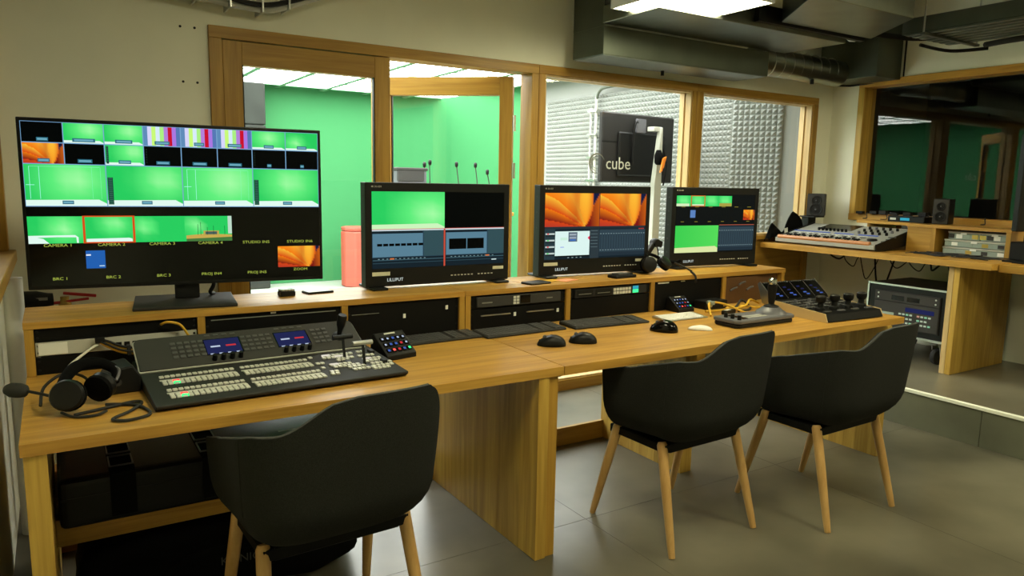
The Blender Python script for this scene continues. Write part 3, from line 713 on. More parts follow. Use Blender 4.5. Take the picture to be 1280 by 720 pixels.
for du, h in ((.045, .07), (.055, .085), (.078, .05), (.10, .06), (.14, .06)): p.cell(e6[3] + du, Q0 + .125 - h, e6[3] + du + .0015, Q0 + .125, srgb(20, 70, 40))
p.cell(e6[1] + .004, .785, e6[1] + .065, .898, srgb(35, 95, 175)); p.cell(e6[1] + .005, .808, e6[1] + .02, .817, srgb(230, 240, 250)); p.cell(e6[1] + .045, .880, e6[1] + .062, .886, srgb(190, 220, 240))
p.cell(e6[5] + .002, .782, 1, .928, petal, 34, 20)
p.build(t, c_)
def stext(parent, p, c_, body, u, v, size, mat='txt_y', align='CENTER', sx=1.25):
    text('screen_lettering', body, size, mat, parent, (c_[0] + (u - .5) * p.W, c_[1] - .0042, c_[2] + (.5 - v) * p.H), (math.pi / 2, 0, 0), align, .0001, sx)
for k, s_ in enumerate(('CAMERA 1', 'CAMERA 2', 'CAMERA 3', 'CAMERA 4', 'STUDIO IN5', 'STUDIO IN6')): stext(t, p, c_, s_, e6[k] + .088, .757, .0155)
for k, s_ in enumerate(('BRC 1', 'BRC 2', 'BRC 3', 'PROJ IN4', 'PROJ IN5', 'ZOOM')): stext(t, p, c_, s_, e6[k] + .088, .965 - (.012 if k == 5 else 0), .0150)
MB().box(-.045, .045, .020, .055, .012, .20).build('stand_neck', 'black', t, bevel=.004)
MB().box(-.062, .062, .030, .07, .10, .40).build('stand_bracket', 'black', t, bevel=.004)
MB().box(-.19, .17, -.175, .14, .0005, .013).build('stand_foot', 'anth2', t, bevel=.004, seg=2)
MB().tube([(.09, .05, .14), (.10, .03, .07), (.085, .045, .03), (.10, .09, .016)], .008, 8).build('cable', 'black', t, smooth=True)

# --- three broadcast monitors
def broadcast(label, loc, rz, W, stick=True):
    t, p, c_ = monitor(label, loc, rz, W, .468, .012, (.030, .030, .040, .082), .060)
    for sx in (-1, 1):
        MB().box(sx * (W / 2 - .055) - .035, sx * (W / 2 - .055) + .035, -.045, .15, .0005, .012).build('foot', 'black', t, bevel=.003)
        MB().box(sx * (W / 2 - .055) - .02, sx * (W / 2 - .055) + .02, .01, .05, .010, .016).build('foot_neck', 'black', t)
    for k in range(5): MB().cyl((-W / 2 - .001, .03, .10 + .08 * k), (-W / 2 + .002, .03, .10 + .08 * k), .004, n=8).build('screw', 'anth', t)
    text('lettering', 'LILLIPUT', .021, 'txt_w', t, (-W / 2 + .10, -.0008, .035), (math.pi / 2, 0, 0), sx=1.0)
    text('lettering', '4K 3G-SDI', .011, 'txt_p', t, (-W / 2 + .028, -.0008, .458), (math.pi / 2, 0, 0))
    for k in range(12): MB().box(W * .07 + .018 * k + (.02 if k > 6 else 0), W * .07 + .018 * k + .010 + (.02 if k > 6 else 0), -.0012, 0, .045, .050).build('button_mark', 'txt_p', t)
    if stick:
        MB().box(-W / 2 + .03, -W / 2 + .115, -.0012, 0, .062, .079).build('name_tape', 'ivory', t); MB().box(W / 2 - .09, W / 2 - .03, -.0012, 0, .066, .081).build('name_tape', 'ivory', t)
    return t, p, c_
UI0, UI1, UI2 = srgb(70, 105, 125), srgb(42, 66, 80), srgb(20, 34, 42)
def sliders(p, u0, v0, u1, v1, n):
    p.cell(u0, v0, u1, v1, srgb(48, 66, 76)); p.cell(u0, v0, u1, v0 + (v1 - v0) * .07, srgb(28, 40, 48))
    for k in range(n):
        u = u0 + (u1 - u0) * (k + .5) / n; w_ = (u1 - u0) / n
        p.cell(u - w_ * .12, v0 + (v1 - v0) * .22, u + w_ * .12, v0 + (v1 - v0) * .78, srgb(36, 50, 60)); p.cell(u - w_ * .2, v0 + (v1 - v0) * .20, u + w_ * .2, v0 + (v1 - v0) * .222, srgb(150, 175, 180)); p.cell(u - w_ * .2, v0 + (v1 - v0) * .78, u + w_ * .2, v0 + (v1 - v0) * .80, srgb(150, 175, 180))
    p.cell(u0, v0 + (v1 - v0) * .86, u1, v1, srgb(34, 48, 58))
# monitor 2
t, p, c_ = broadcast('black broadcast monitor, two grey control windows and a green picture', (1.535, 3.075, RZ), -.01, .742)
p.cell(0, 0, 1, 1, BLK)
greenscene(p, 0, 0, .525, .485, cx=.8, cy=.6, fl=.865, k=1.0, white=srgb(205, 245, 190))
p.cell(0, .487, 1, .510, srgb(200, 215, 220)); p.cell(0, .485, .52, .492, srgb(210, 90, 80)); p.cell(.53, .485, 1, .492, srgb(210, 90, 80)); p.cell(.519, .49, .531, 1, srgb(200, 80, 60))
for u0, u1 in ((0, .517), (.533, 1)):
    w_ = u1 - u0
    p.cell(u0, .512, u1, 1, UI1); p.cell(u0 + .004, .545, u0 + w_ * .70, .848, srgb(88, 128, 148)); p.cell(u0, .515, u0 + w_ * .70, .542, UI2); p.cell(u0 + w_ * .715, .515, u1, .85, srgb(50, 78, 84))
    p.cell(u0, .858, u1, 1, UI2); p.cell(u0 + .004, .885, u1, .896, srgb(60, 90, 100)); p.cell(u0 + .004, .925, u1, .934, srgb(45, 70, 80))
    for k in range(12): p.cell(u0 + .04 + .03 * k, .872, u0 + .052 + .03 * k, .880, srgb(130, 160, 165))
    p.cell(u0 + w_ * (.24 if u0 < .1 else .68), .868, u0 + w_ * (.24 if u0 < .1 else .68) + .03, .884, srgb(225, 120, 60))
for k in range(8): p.cell(.035 + .042 * k, .675, .070 + .042 * k, .708, BLK)
p.cell(.560, .630, .695, .775, BLK); p.cell(.702, .630, .835, .775, BLK); p.cell(.90, .93, .94, .945, srgb(200, 220, 220))
p.build(t, c_)
# monitor 3
t, p, c_ = broadcast('black broadcast monitor with two orange petal pictures', (2.470, 3.085, RZ), -.05, .720)
p.cell(0, 0, 1, 1, UI2)
p.cell(0, 0, .520, .505, petal, 44, 30); p.cell(.524, 0, 1, .505, petal, 44, 30)
p.cell(0, .505, 1, .54, srgb(40, 48, 54))
p.cell(0, .54, .10, 1, srgb(40, 58, 64))
for k in range(4):
    v = .60 + .098 * k; p.cell(.01, v, .095, v + .024, srgb(190, 205, 200)); p.cell(.01, v + .03, .095, v + .046, srgb(24, 34, 36)); p.cell(.025, v + .002, .042, v + .02, srgb(225, 40, 50) if k % 2 == 0 else srgb(60, 200, 90))
p.cell(.10, .575, .43, .945, srgb(220, 245, 240)); p.cell(.225, .59, .31, .735, srgb(90, 105, 120)); p.cell(.235, .615, .30, .64, srgb(160, 175, 185)); p.cell(.235, .66, .30, .69, srgb(150, 165, 180)); p.cell(.24, .70, .295, .722, srgb(60, 110, 190)); p.cell(.15, .81, .185, .82, srgb(120, 130, 230)); p.cell(.15, .67, .215, .71, srgb(205, 240, 220)); p.poly([(.41, .68), (.43, .65), (.43, .715)], srgb(235, 40, 90))
p.cell(.10, .945, .43, .965, srgb(10, 15, 18)); p.cell(.435, .55, .525, 1, srgb(44, 56, 62))
for k in range(6): p.cell(.44, .57 + .05 * k, .51, .578 + .05 * k, srgb(90, 110, 115))
sliders(p, .528, .53, 1, .97, 18)
for k in range(3): p.cell(.93 + .02 * k, .545, .942 + .02 * k, .558, srgb(220, 60, 50))
for k in range(4): p.cell(.22 + .04 * k, .972, .235 + .04 * k, .982, srgb(150, 170, 170))
p.build(t, c_)
# monitor 4
t, p, c_ = broadcast('black broadcast monitor at the right end with a green picture', (3.392, 3.095, RZ), -.10, .672, False)
p.cell(0, 0, 1, 1, srgb(14, 18, 18))
A0, A1 = .025, .205
for k in range(4): p.cell(k * .172, A0, (k + 1) * .172, A1, green_bg(.5, .4, 1.2), 3, 2)
p.cell(0, A1 - .045, .155, A1, srgb(215, 235, 190)); p.cell(.19, A1 - .035, .335, A1 - .01, srgb(215, 235, 190)); p.cell(.53, A1 - .055, .686, A1, srgb(170, 160, 70)); outline(p, .172, A0 - .005, .35, A1 + .003, srgb(205, 110, 40), .012, .014)
p.cell(.172, .27, .235, .40, srgb(90, 130, 190)); p.cell(.85, .265, 1, .445, petal, 14, 10)
for k in range(6): p.cell(.06 + .167 * k, .212, .11 + .167 * k, .220, srgb(150, 140, 50)); p.cell(.06 + .167 * k, .465, .10 + .167 * k, .473, srgb(150, 140, 50))
p.cell(0, .535, .535, 1, lambda a, b: mixc(srgb(60, 205, 80), srgb(85, 220, 90), a), 2, 2); p.poly([(0, .915), (0, 1), (.535, 1), (.535, .93), (.50, .895)], srgb(220, 230, 165))
sliders(p, .54, .53, 1, .98, 16); p.cell(.54, .522, 1, .535, srgb(160, 80, 60))
p.build(t, c_)

# ------------------------------------------------------------------ switcher panel
t = thing('switcher_panel', 'wide black video switcher panel with lit button rows and levers', 'control panel', (.216, 2.252, TZ), .038)
MB().prism([(0, .012), (0, .020), (.36, .040), (.50, .046), (.50, .0), (.02, 0)], 0, .0, .800).build('base_panel', 'anth2', t, bevel=.002)
SB, ST = Vector((0, .335, .048)), Vector((0, .485, .122))
sl = (ST - SB); sn = Vector((0, -sl.z, sl.y)).normalized(); sd = sl.normalized()
def sp(x, v, h=0): return Vector((x, 0, 0)) + SB + sl * v + sn * h
g = MB(); X0, X1 = .004, .778
def rr(x0, x1, v0, v1, rad, n=5):
    L = sl.length; pts = []
    for (cx, cv, a0) in ((x1 - rad, v1 - rad / L, 0), (x0 + rad, v1 - rad / L, 90), (x0 + .006, v0 + .006 / L, 180), (x1 - .006, v0 + .006 / L, 270)):
        r_ = rad if a0 < 180 else .006
        for k in range(n + 1):
            a = math.radians(a0 + 90 * k / n); pts.append((cx + r_ * math.cos(a), cv + r_ * math.sin(a) / L))
    return pts
def slab(pts, h0, h1):
    g = MB(); n = len(pts)
    g.v = [tuple(sp(x, v, h0)) for x, v in pts] + [tuple(sp(x, v, h1)) for x, v in pts]
    g.f = [tuple(range(n))[::-1], tuple(range(n, 2 * n))] + [(k, (k + 1) % n, n + (k + 1) % n, n + k) for k in range(n)]; g.m = [0] * len(g.f); return g
ep = slab(rr(X0, X1, 0, 1, .022), -.022, 0).build('display_console', 'anth', t)
slab(rr(X0 - .004, X1 + .003, -.03, 1.018, .024), -.012, -.004).build('edge_rim', 'light_grey', t)
MB().prism([(.36, .03), (.46, .10), (.50, .10), (.50, .03)], 0, .01, .75).build('console_body', 'anth2', t)
def sbox(x, v, hx, hy, h0, h1, name, mat, parent=None, bevel=0):
    c_ = sp(x, v, (h0 + h1) / 2); return MB().obox(c_, (hx, 0, 0), sd * hy, sn * ((h1 - h0) / 2)).build(name, mat, parent or ep, bevel=bevel)
for x0, nc, nr, v0 in ((.120, 5, 4, .30), (.352, 5, 4, .30), (.610, 3, 4, .30)):
    for r_ in range(nr):
        g = MB()
        for k in range(nc): g.obox(sp(x0 + .0225 * k - .004 * 0, v0 + .145 * r_, .002), (.0082, 0, 0), sd * .0065, sn * .002)
        g.build('key_row', 'btn_dark', ep, bevel=.001)
for x in (.280, .525):
    sbox(x, .52, .062, .044, 0, .0010, 'display', 'gloss_black')
    sbox(x, .52, .058, .040, .0010, .0014, 'display_picture', 'lcd'); sbox(x - .026, .52, .016, .004, .0014, .0017, 'display_text', 'lcd_white'); sbox(x + .026, .52, .017, .004, .0014, .0017, 'display_text', 'lcd_red')
    for k in range(4):
        sbox(x - .043 + .029 * k, .28, .007, .0025, .0014, .0017, 'display_text', 'lcd_white')
        a = sp(x - .043 + .029 * k, .10, 0); MB().cyl(a, a + sn * .022, .0085, .0075, 14).build('knob', 'black', ep, smooth='auto')
        MB().obox(sp(x - .043 + .029 * k, .90, .002), (.009, 0, 0), sd * .004, sn * .002).build('key', 'btn_dark', ep, bevel=.001)
a = sp(.700, .42, 0); MB().lathe([(.026, 0), (.024, .006), (.012, .010)], a, 18, sn).build('joystick_boot', 'black', ep, smooth='auto')
MB().lathe([(.008, .006), (.010, .03), (.0165, .05), (.0185, .085), (.015, .092)], a, 16, sn + Vector((.10, 0, .5))).build('joystick', 'black', ep, smooth='auto')
def pz(y): return .020 + (.040 - .020) * y / .36
def brow(x0, n, y, w_=.0132, d=.0088, pitch=.0166, mat='btn', name='button_row'):
    g = MB()
    for k in range(n): g.box(x0 + pitch * k - w_ / 2, x0 + pitch * k + w_ / 2, y - d, y + d, pz(y) - .001, pz(y) + .005)
    return g.build(name, mat, t, bevel=.0012)
for x0, n in ((.056, 14), (.306, 14)):
    for y in (.062, .081): brow(x0, n, y)
    brow(x0, n, .128)
    for y in (.195, .214): brow(x0, n, y)
    brow(x0, n, .268)
    for y in (.100, .233): MB().box(x0 - .01, x0 + .0166 * 14 - .01, y - .002, y + .010, pz(y) - .001, pz(y) + .0012).build('label_strip', 'txt_p', t)
for y, m_ in ((.081, 'r_led'), (.062, 'g_led'), (.214, 'r_led'), (.195, 'g_led')):
    MB().box(.080, .100, y - .0075, y + .0075, pz(y), pz(y) + .0058).build('lit_button', m_, t, bevel=.001)
for x0, n, y in ((.555, 2, .075), (.560, 2, .098), (.548, 1, .150), (.548, 2, .205), (.548, 1, .285), (.640, 5, .092), (.635, 4, .122), (.590, 6, .145), (.585, 5, .170), (.600, 7, .282), (.590, 6, .258), (.636, 4, .234), (.628, 3, .215), (.708, 4, .075), (.715, 5, .100), (.722, 5, .130), (.715, 4, .165), (.722, 4, .190), (.715, 4, .235), (.730, 2, .285)):
    brow(x0, n, y, pitch=.0165)
for x, y in ((.590, .170), (.600, .282), (.640, .258), (.720, .190)): MB().box(x - .009, x + .02, y - .008, y + .008, pz(y), pz(y) + .0058).build('lit_button', 'w_led', t, bevel=.001)
for x, y in ((.655, .23), (.69, .13)):
    MB().box(x - .012, x + .012, y - .045, y + .045, pz(y) - .001, pz(y) + .0012).build('lever_slot', 'black', t)
    MB().obox((x + .004, y + .012, pz(y) + .036), (.004, 0, 0), (0, .004, .0), (0, .008, .036)).build('lever_arm', 'black', t)
    MB().cyl((x - .034, y + .02, pz(y) + .076), (x + .040, y + .02, pz(y) + .076), .0085, n=14).build('lever_handle', 'silver' if y < .2 else 'black', t, smooth='auto')
for x, y in ((.772, .26), (.765, .13)): MB().box(x - .008, x + .008, y - .018, y + .018, pz(y), pz(y) + .012).build('rocker', 'black', t, bevel=.002)

# ------------------------------------------------------------------ small key pads, keyboards, mice
def keypad(label, loc, rz, s=1.0, lit=True):
    t = thing('key_pad', label, 'key pad', loc, rz)
    MB().prism([(-.055 * s, 0), (.055 * s, 0), (.045 * s, .075 * s), (.030 * s, .082 * s), (-.055 * s, .018 * s)], 0, -.060 * s, .060 * s).build('body', 'black', t, bevel=.004 * s, seg=2)
    d = Vector((0, .085, .064)).normalized(); n = Vector((0, -.064, .085)).normalized(); o = Vector((0, -.055 * s, .018 * s))
    mats = [['b_led', 'r_led', 'lcd_red', 'b_led', 'g_led'], ['lcd_white', 'b_led', 'b_led', 'lcd_red', 'lcd_white'], ['lcd_white', 'lcd_white', 'b_led', 'lcd_white', 'lcd_white']]
    for r_ in range(3):
        for k in range(5):
            c_ = o + d * (.022 + .026 * r_) * s + Vector(((-.042 + .021 * k) * s, 0, 0)) + n * .0015
            MB().obox(c_, (.008 * s, 0, 0), d * .009 * s, n * .0022).build('key', 'gloss_black', t, bevel=.0015)
            c2 = c_ + n * .0026; hx = .0045 * s if mats[r_][k] != 'lcd_white' else .0035 * s
            MB().obox(c2, (hx, 0, 0), d * hx, n * .0003).build('key_icon', mats[r_][k], t)
    MB().obox(o + d * .098 * s + n * .0006, (.022 * s, 0, 0), d * .003 * s, n * .0004).build('print_mark', 'txt_p', t)
    return t
keypad('black key pad with colour keys standing beside the switcher panel', (1.085, 2.585, TZ), .20, 1.12)
keypad('black key pad in front of the rack bay by the yellow cables', (2.860, 2.830, TZ), .0, .95)
KB = {}
def keyboard(label, loc, rz, W, D, mat='anth2', key='key', slim=.010):
    t = thing('keyboard', label, 'keyboard', loc, rz, None)
    MB().prism([(-D / 2, .001), (D / 2, .001), (D / 2, slim + .008), (-D / 2, slim)], 0, -W / 2, W / 2).build('body', mat, t, bevel=.003)
    rows = 6; pitch = (W - .016) / (23 if W > .4 else 15); pd = (D - .014) / rows
    for r_ in range(rows):
        g = MB(); y = -D / 2 + .007 + pd * (r_ + .5); z = slim + .008 * (y + D / 2) / D; n = int((W - .016) / pitch); k = 0
        while k < n:
            span = 5 if (r_ == 0 and k == 4) else 1
            x = -W / 2 + .008 + pitch * k
            if not (W > .4 and k in (15, 19)): g.box(x + .001, x + pitch * span - .001, y - pd / 2 + .001, y + pd / 2 - .001, z - .002, z + .0035)
            k += span
        g.build('key_row', key, t, bevel=.0008)
    return t
keyboard('black keyboard partly hidden behind the small key pad', (1.345, 2.775, TZ), .04, .43, .125)
keyboard('black keyboard in the middle, across the joint of the two desks', (1.780, 2.755, TZ), .03, .435, .135)
keyboard('black keyboard next to the white keyboard', (2.255, 2.728, TZ), -.06, .44, .145)
keyboard('thin white keyboard beside the black keyboards', (2.705, 2.670, TZ), -.02, .285, .115, 'silver', 'key_w', .006)
def mouse(name, label, loc, rz, prof, L, Wd, H, mat, extra=True):
    t = thing(name, label, 'computer mouse', loc, rz)
    g = MB()
    def f(u, v):
        a = 2 * math.pi * u; ph = v * math.pi / 2
        r_ = math.cos(ph) ** .55; x = Wd / 2 * math.copysign(abs(math.cos(a)) ** .8, math.cos(a)) * r_; y = L / 2 * math.sin(a) * r_
        hh = H * (1 - .45 * max(0, y / (L / 2)) ** 1.2 - .25 * max(0, -y / (L / 2)) ** 2) * math.sin(ph) ** .8
        return (x * (1 + prof * (y / L)), y, .001 + hh)
    g.grid(f, 28, 10, True); g.f.append(tuple(range(28))); g.m.append(0)
    g.build('shell', mat, t, smooth=True)
    if extra:
        MB().cyl((-.004, L * .24, H * .80), (.004, L * .24, H * .80), .009, n=14).build('scroll_wheel', 'grey_pl', t, smooth='auto')
        MB().box(-.0012, .0012, L * .30, L * .44, H * .38, H * .56).build('button_split', 'black', t)
        MB().obox((-Wd * .40, .0, H * .55), (.002, 0, .001), (0, .018, 0), (0, 0, .004)).build('thumb_button', 'grey_pl', t, bevel=.001)
    return t
mouse('mouse', 'black wireless mouse nearest the joint of the desks', (1.745, 2.455, TZ), 1.0, -.1, .122, .078, .044, 'black')
mouse('mouse', 'black wireless mouse second from the joint of the desks', (1.898, 2.440, TZ), .95, -.1, .122, .078, .044, 'black')
m_ = mouse('mouse', 'larger black sculpted mouse in front of the white keyboard', (2.390, 2.460, TZ), .8, -.35, .132, .090, .052, 'gloss_black')
mouse('mouse', 'flat white mouse in front of the white keyboard', (2.568, 2.402, TZ), .75, 0, .114, .058, .021, 'white_pl', False)

# ------------------------------------------------------------------ joystick controller
t = thing('joystick_controller', 'grey camera joystick controller with black stick and knobs', 'controller', (2.955, 2.400, TZ), .0)
MB().prism([(-.215, -.055), (-.19, -.075), (.19, -.075), (.21, -.045), (.215, .06), (.19, .085), (-.20, .085), (-.215, .07)], 2, .0, .022).build('base', 'black', t, bevel=.006)
MB().prism([(-.220, -.058), (-.195, -.080), (.195, -.080), (.218, -.048), (.222, .063), (.195, .090), (-.205, .090), (-.220, .073)], 2, .022, .040).build('top_shell', 'grey_pl', t, bevel=.006, seg=2)
for y in (-.028, .002): MB().box(-.10, .04, y - .008, y + .008, .0398, .0412).build('label_strip', 'light_grey', t)
for k in range(3): MB().cyl((-.185, -.055 + .042 * k, .040), (-.185, -.055 + .042 * k, .062), .010, .009, 14).build('knob', 'black', t, smooth='auto')
MB().box(-.15, -.115, -.05, .06, .0398, .0415).build('display', 'gloss_black', t)
MB().lathe([(.078, .038), (.072, .050), (.052, .062), (.044, .070), (.040, .072)], (.125, .01, 0), 28).build('joystick_mount', 'grey_pl', t, smooth='auto')
MB().lathe([(.040, .070), (.036, .078), (.018, .084), (.014, .088)], (.125, .01, 0), 20).build('joystick_boot', 'black', t, smooth='auto')
MB().lathe([(.013, .084), (.017, .10), (.021, .14), (.024, .172), (.022, .190)], (.125, .01, 0), 20).build('joystick_grip', 'black', t, smooth='auto')
MB().lathe([(.022, .188), (.0235, .196), (.020, .212), (.009, .220)], (.125, .01, 0), 20).build('joystick_cap', 'chrome', t, smooth='auto')

# ------------------------------------------------------------------ camera shading panel
t = thing('camera_control_panel', 'black camera control panel with four knobs and silver sides', 'control panel', (3.505, 2.205, TZ), -.05)
W2 = .225
MB().prism([(0, .004), (.02, .040), (.345, .062), (.455, .150), (.468, .138), (.38, .004)], 0, -W2 + .006, W2 - .006).build('body', 'black_metal', t, bevel=.003)
for sx in (-1, 1):
    a = sx * W2; MB().prism([(0.005, .001), (.022, .044), (.345, .066), (.352, .001)], 0, min(a, a - sx * .006), max(a, a - sx * .006)).build('side_cheek', 'sand', t)
    MB().prism([(.354, .02), (.354, .070), (.455, .155), (.470, .142), (.43, .04)], 0, min(a, a - sx * .005), max(a, a - sx * .005)).build('display_cheek', 'silver', t)
hd = Vector((0, .11, .088)).normalized(); hn = Vector((0, -.088, .11)).normalized()
for k in range(4):
    x = -.165 + .11 * k; o = Vector((x, .345, .062))
    MB().obox(o + hd * .070 + hn * .002, (.050, 0, 0), hd * .060, hn * .002).build('display', 'gloss_black', t)
    for j, (dx, dv, m_) in enumerate(((0, .045, 'b_led'), (.0, .07, 'lcd'), (-.02, .09, 'lcd'), (.015, .03, 'b_led'))): MB().obox(o + hd * dv + hn * .0045 + Vector((dx, 0, 0)), (.012, 0, 0), hd * .004, hn * .0004).build('display_text', m_, t)
    for j in range(5): MB().obox(o + hd * .132 + hn * .003 + Vector((-.036 + .018 * j, 0, 0)), (.005, 0, 0), hd * .004, hn * .002).build('key', 'btn_dark', t)
    if k: MB().obox(o + hd * .070 + hn * .0045 + Vector((-.055, 0, 0)), (.0014, 0, 0), hd * .058, hn * .0008).build('divider_line', 'silver', t)
    MB().lathe([(.028, .045), (.026, .060), (.016, .066), (.015, .085), (.022, .090), (.026, .100), (.026, .118), (.020, .124)], (x, .10, 0), 18).build('knob', 'black', t, smooth='auto')
    for r_ in range(4):
        g = MB()
        for j in range(4): 
            y = .165 + .045 * r_; z = .040 + .022 * (y - .02) / .325
            g.box(x - .042 + .022 * j, x - .028 + .022 * j, y - .009, y + .009, z, z + .006)
        g.build('key_row', 'btn_dark', t, bevel=.001)
    for r_ in range(2):
        y = .20 + .08 * r_; z = .040 + .022 * (y - .02) / .325; MB().cyl((x + .03, y, z), (x + .03, y, z + .016), .009, n=12).build('small_knob', 'grey_pl', t, smooth='auto')
    MB().box(x - .03, x + .02, .045, .06, .046, .052).build('lit_strip', 'grey_pl' if k % 2 else 'btn_dark', t)

# ------------------------------------------------------------------ headset, belt pack, cables on the left desk
t = thing('headset', 'black headset with microphone boom lying on the left desk', 'headset', (.045, 2.400, TZ), .0)
def cup(c_, ax, name='ear_cup', s=1.0):
    ax = Vector(ax).normalized(); MB().lathe([(.030 * s, -.022 * s), (.042 * s, -.016 * s), (.045 * s, 0), (.040 * s, .010 * s), (.022 * s, .014 * s)], c_, 22, ax).build(name, 'black', t, smooth='auto')
    MB().lathe([(.028 * s, -.036 * s), (.044 * s, -.034 * s), (.046 * s, -.022 * s), (.040 * s, -.014 * s)], c_, 22, ax).build('ear_cushion', 'black_soft', t, smooth='auto')
cup((-.045, -.050, .060), (-.3, -1, .35)); cup((.050, .040, .056), (.6, .8, .2), s=.92)
MB().tube([(-.055, -.055, .050), (-.058, .0, .072), (-.02, .085, .105), (.040, .115, .108), (.085, .095, .085), (.085, .06, .055)], .012, 8, rr=lambda q: .010 + .008 * math.sin(math.pi * q)).build('headband', 'black_soft', t, smooth=True)
MB().tube([(.055, .110, .108), (.095, .085, .088), (.085, .055, .060)], .005, 8).build('yoke', 'grey_pl', t, smooth=True)
MB().tube([(-.05, -.06, .05), (-.10, -.01, .060), (-.15, .04, .066)], .0045, 8).build('microphone_boom', 'black', t, smooth=True)
MB().lathe([(.006, -.006), (.018, .004), (.021, .02), (.021, .045), (.014, .06), (.004, .064)], (-.142, .032, .065), 14, (-.8, .62, .02)).build('microphone_foam', 'rubber', t, smooth=True)
MB().tube([(-.03, -.07, .006), (.06, -.035, .006), (.12, -.01, .006), (.145, -.03, .006), (.11, -.10, .006), (.06, -.16, .006), (.09, -.19, .006), (.14, -.175, .006), (.156, -.14, .006), (.135, -.06, .006), (.09, -.02, .006), (.05, -.01, .008)], .0045, 8, 8).build('cable', 'rubber', t, smooth=True)
MB().tube([(-.06, -.03, .006), (-.03, -.09, .006), (.02, -.10, .006), (.05, -.07, .006)], .004, 8).build('cable', 'rubber', t, smooth=True)
MB().tube([(-.11, .02, .02), (-.10, .09, .055), (-.05, .15, .075), (.0, .16, .06), (.03, .12, .03)], .0045, 8).build('cable', 'rubber', t, smooth=True)
t = thing('belt_pack', 'black angular intercom belt pack behind the headset', 'belt pack', (.148, 2.580, TZ), .12)
MB().prism([(-.045, 0), (.050, 0), (.050, .050), (.028, .086), (-.020, .080), (-.045, .05)], 1, -.065, .065).build('body', 'black', t, bevel=.005)
MB().box(-.047, -.045, -.050, -.035, .030, .058).build('light', 'lcd_white', t)
MB().cyl((-.02, -.065, .04), (-.02, -.073, .04), .012, n=14).build('knob', 'anth', t)
t = tag(MB().tube([(.105, RF + .004, .842), (.07, RF - .02, .826), (.01, RF - .06, .785), (-.010, RF - .13, .7545), (.03, RF - .22, .7545), (.09, RF - .26, .7545)], .0048, 8, 8).build('white_cable', 'white_cable', smooth=True), 'white cable looping from the patch panel onto the desk', 'cable')
t = thing('cable_bundle', 'yellow and black cable bundle strapped along the patch panel', 'cable', (.125, RF - .004, .80))
for k, (m_, dz, dy) in enumerate((('yellow', .0, -.006), ('yellow', -.007, -.012), ('rubber', .008, -.010), ('yellow', -.014, -.006), ('rubber', -.004, -.018))):
    MB().tube([(-.02, .002, .058 + dz * .3), (.01, dy, .045 + dz), (.06, dy - .01, .022 + dz), (.14, dy - .012, .012 + dz), (.22, dy - .006, .018 + dz), (.27, .0, .030 + dz)], .0042, 8).build('strand', m_, t, smooth=True)
MB().box(.065, .078, -.030, -.002, .000, .036).build('strap', 'rubber', t, bevel=.002); MB().box(-.03, .0, -.008, .004, .048, .068).build('plug', 'black', t, bevel=.002)
for k in range(4): MB().box(.13 + .022 * k, .145 + .022 * k, -.004, .002, .026, .038).build('plug', 'black' if k % 2 else 'white_pl', t)
tag(MB().tube([(.305, RF + .0, .895), (.325, RF - .02, .905), (.365, RF - .02, .893), (.392, RF - .01, .852), (.398, RF + .0, .840)], .0046, 8).build('patch_cable', 'yellow', smooth=True), 'single yellow patch cable arching above the switcher panel', 'cable')
# cables and boxes behind the joystick controller
t = thing('cable_bundle', 'yellow cables with plugs behind the joystick controller', 'cable', (2.96, 2.66, TZ))
for pts, m_ in (([(-.085, -.04, .0075), (-.05, .0, .02), (.0, .05, .055), (.09, .03, .045), (.15, -.06, .010), (.20, -.12, .0075)], 'yellow'), ([(-.02, .06, .0075), (.12, .02, .015), (.22, .0, .03), (.32, .05, .05), (.42, .07, .02)], 'yellow'),
                ([(.05, .0, .0075), (.18, .03, .02), (.28, .08, .045), (.31, .05, .02), (.26, .0, .0075), (.16, -.01, .0075)], 'rubber'), ([(.16, .08, .0075), (.24, .06, .02), (.34, .0, .012), (.44, .02, .0075)], 'yellow')):
    MB().tube(pts, .006, 8).build('strand', m_, t, smooth=True)
MB().box(-.005, .02, .03, .07, .045, .065).build('plug', 'c_led' if False else 'g_led' if False else 'clear', t, bevel=.003); MB().obox((.07, -.02, .012), (.05, .01, 0), (-.003, .014, 0), (0, 0, .011)).build('plug', 'black', t, bevel=.003)
MB().obox((.06, -.021, .0235), (.022, .005, 0), (-.002, .009, 0), (0, 0, .0006)).build('plug_label', 'white_pl', t)
t = thing('converter_box', 'small black converter box behind the yellow cables', 'box', (3.085, 2.818, TZ), .0)
MB().box(-.085, .085, -.045, .045, .002, .048).build('body', 'black', t, bevel=.004); MB().box(.05, .07, -.047, -.045, .01, .03).build('socket', 'chrome', t); MB().cyl((-.05, -.045, .025), (-.05, -.05, .025), .01, n=12).build('socket', 'silver', t)
# small things on the riser
t = thing('card_reader', 'small black card dock with chrome top on the riser', 'card reader', (.812, 3.075, RZ), .1)
MB().box(-.032, .032, -.022, .022, .0, .022).build('body', 'black', t, bevel=.004); MB().box(-.030, .030, -.02, .02, .022, .030).build('cover', 'clear', t, bevel=.003)
for k in range(4): MB().box(-.024 + .013 * k, -.015 + .013 * k, -.021, -.0185, .023, .030).build('card', 'silver', t)
t = thing('phone', 'thin black phone with pale edge lying beside the card dock', 'phone', (.955, 3.108, RZ), .15)
MB().box(-.060, .060, -.035, .035, .0, .009).build('body', 'black', t, bevel=.003); MB().box(-.054, .054, -.030, .030, .009, .0096).build('cover', 'light_grey', t)
t = thing('tablet_pen_case', 'flat black wallet between the second and third monitor', 'wallet', (1.99, 2.945, RZ), .12)
MB().box(-.065, .065, -.04, .04, .0, .010).build('body', 'black', t, bevel=.003); MB().box(-.064, .064, -.0412, -.0398, .004, .006).build('zip', 'anth', t)
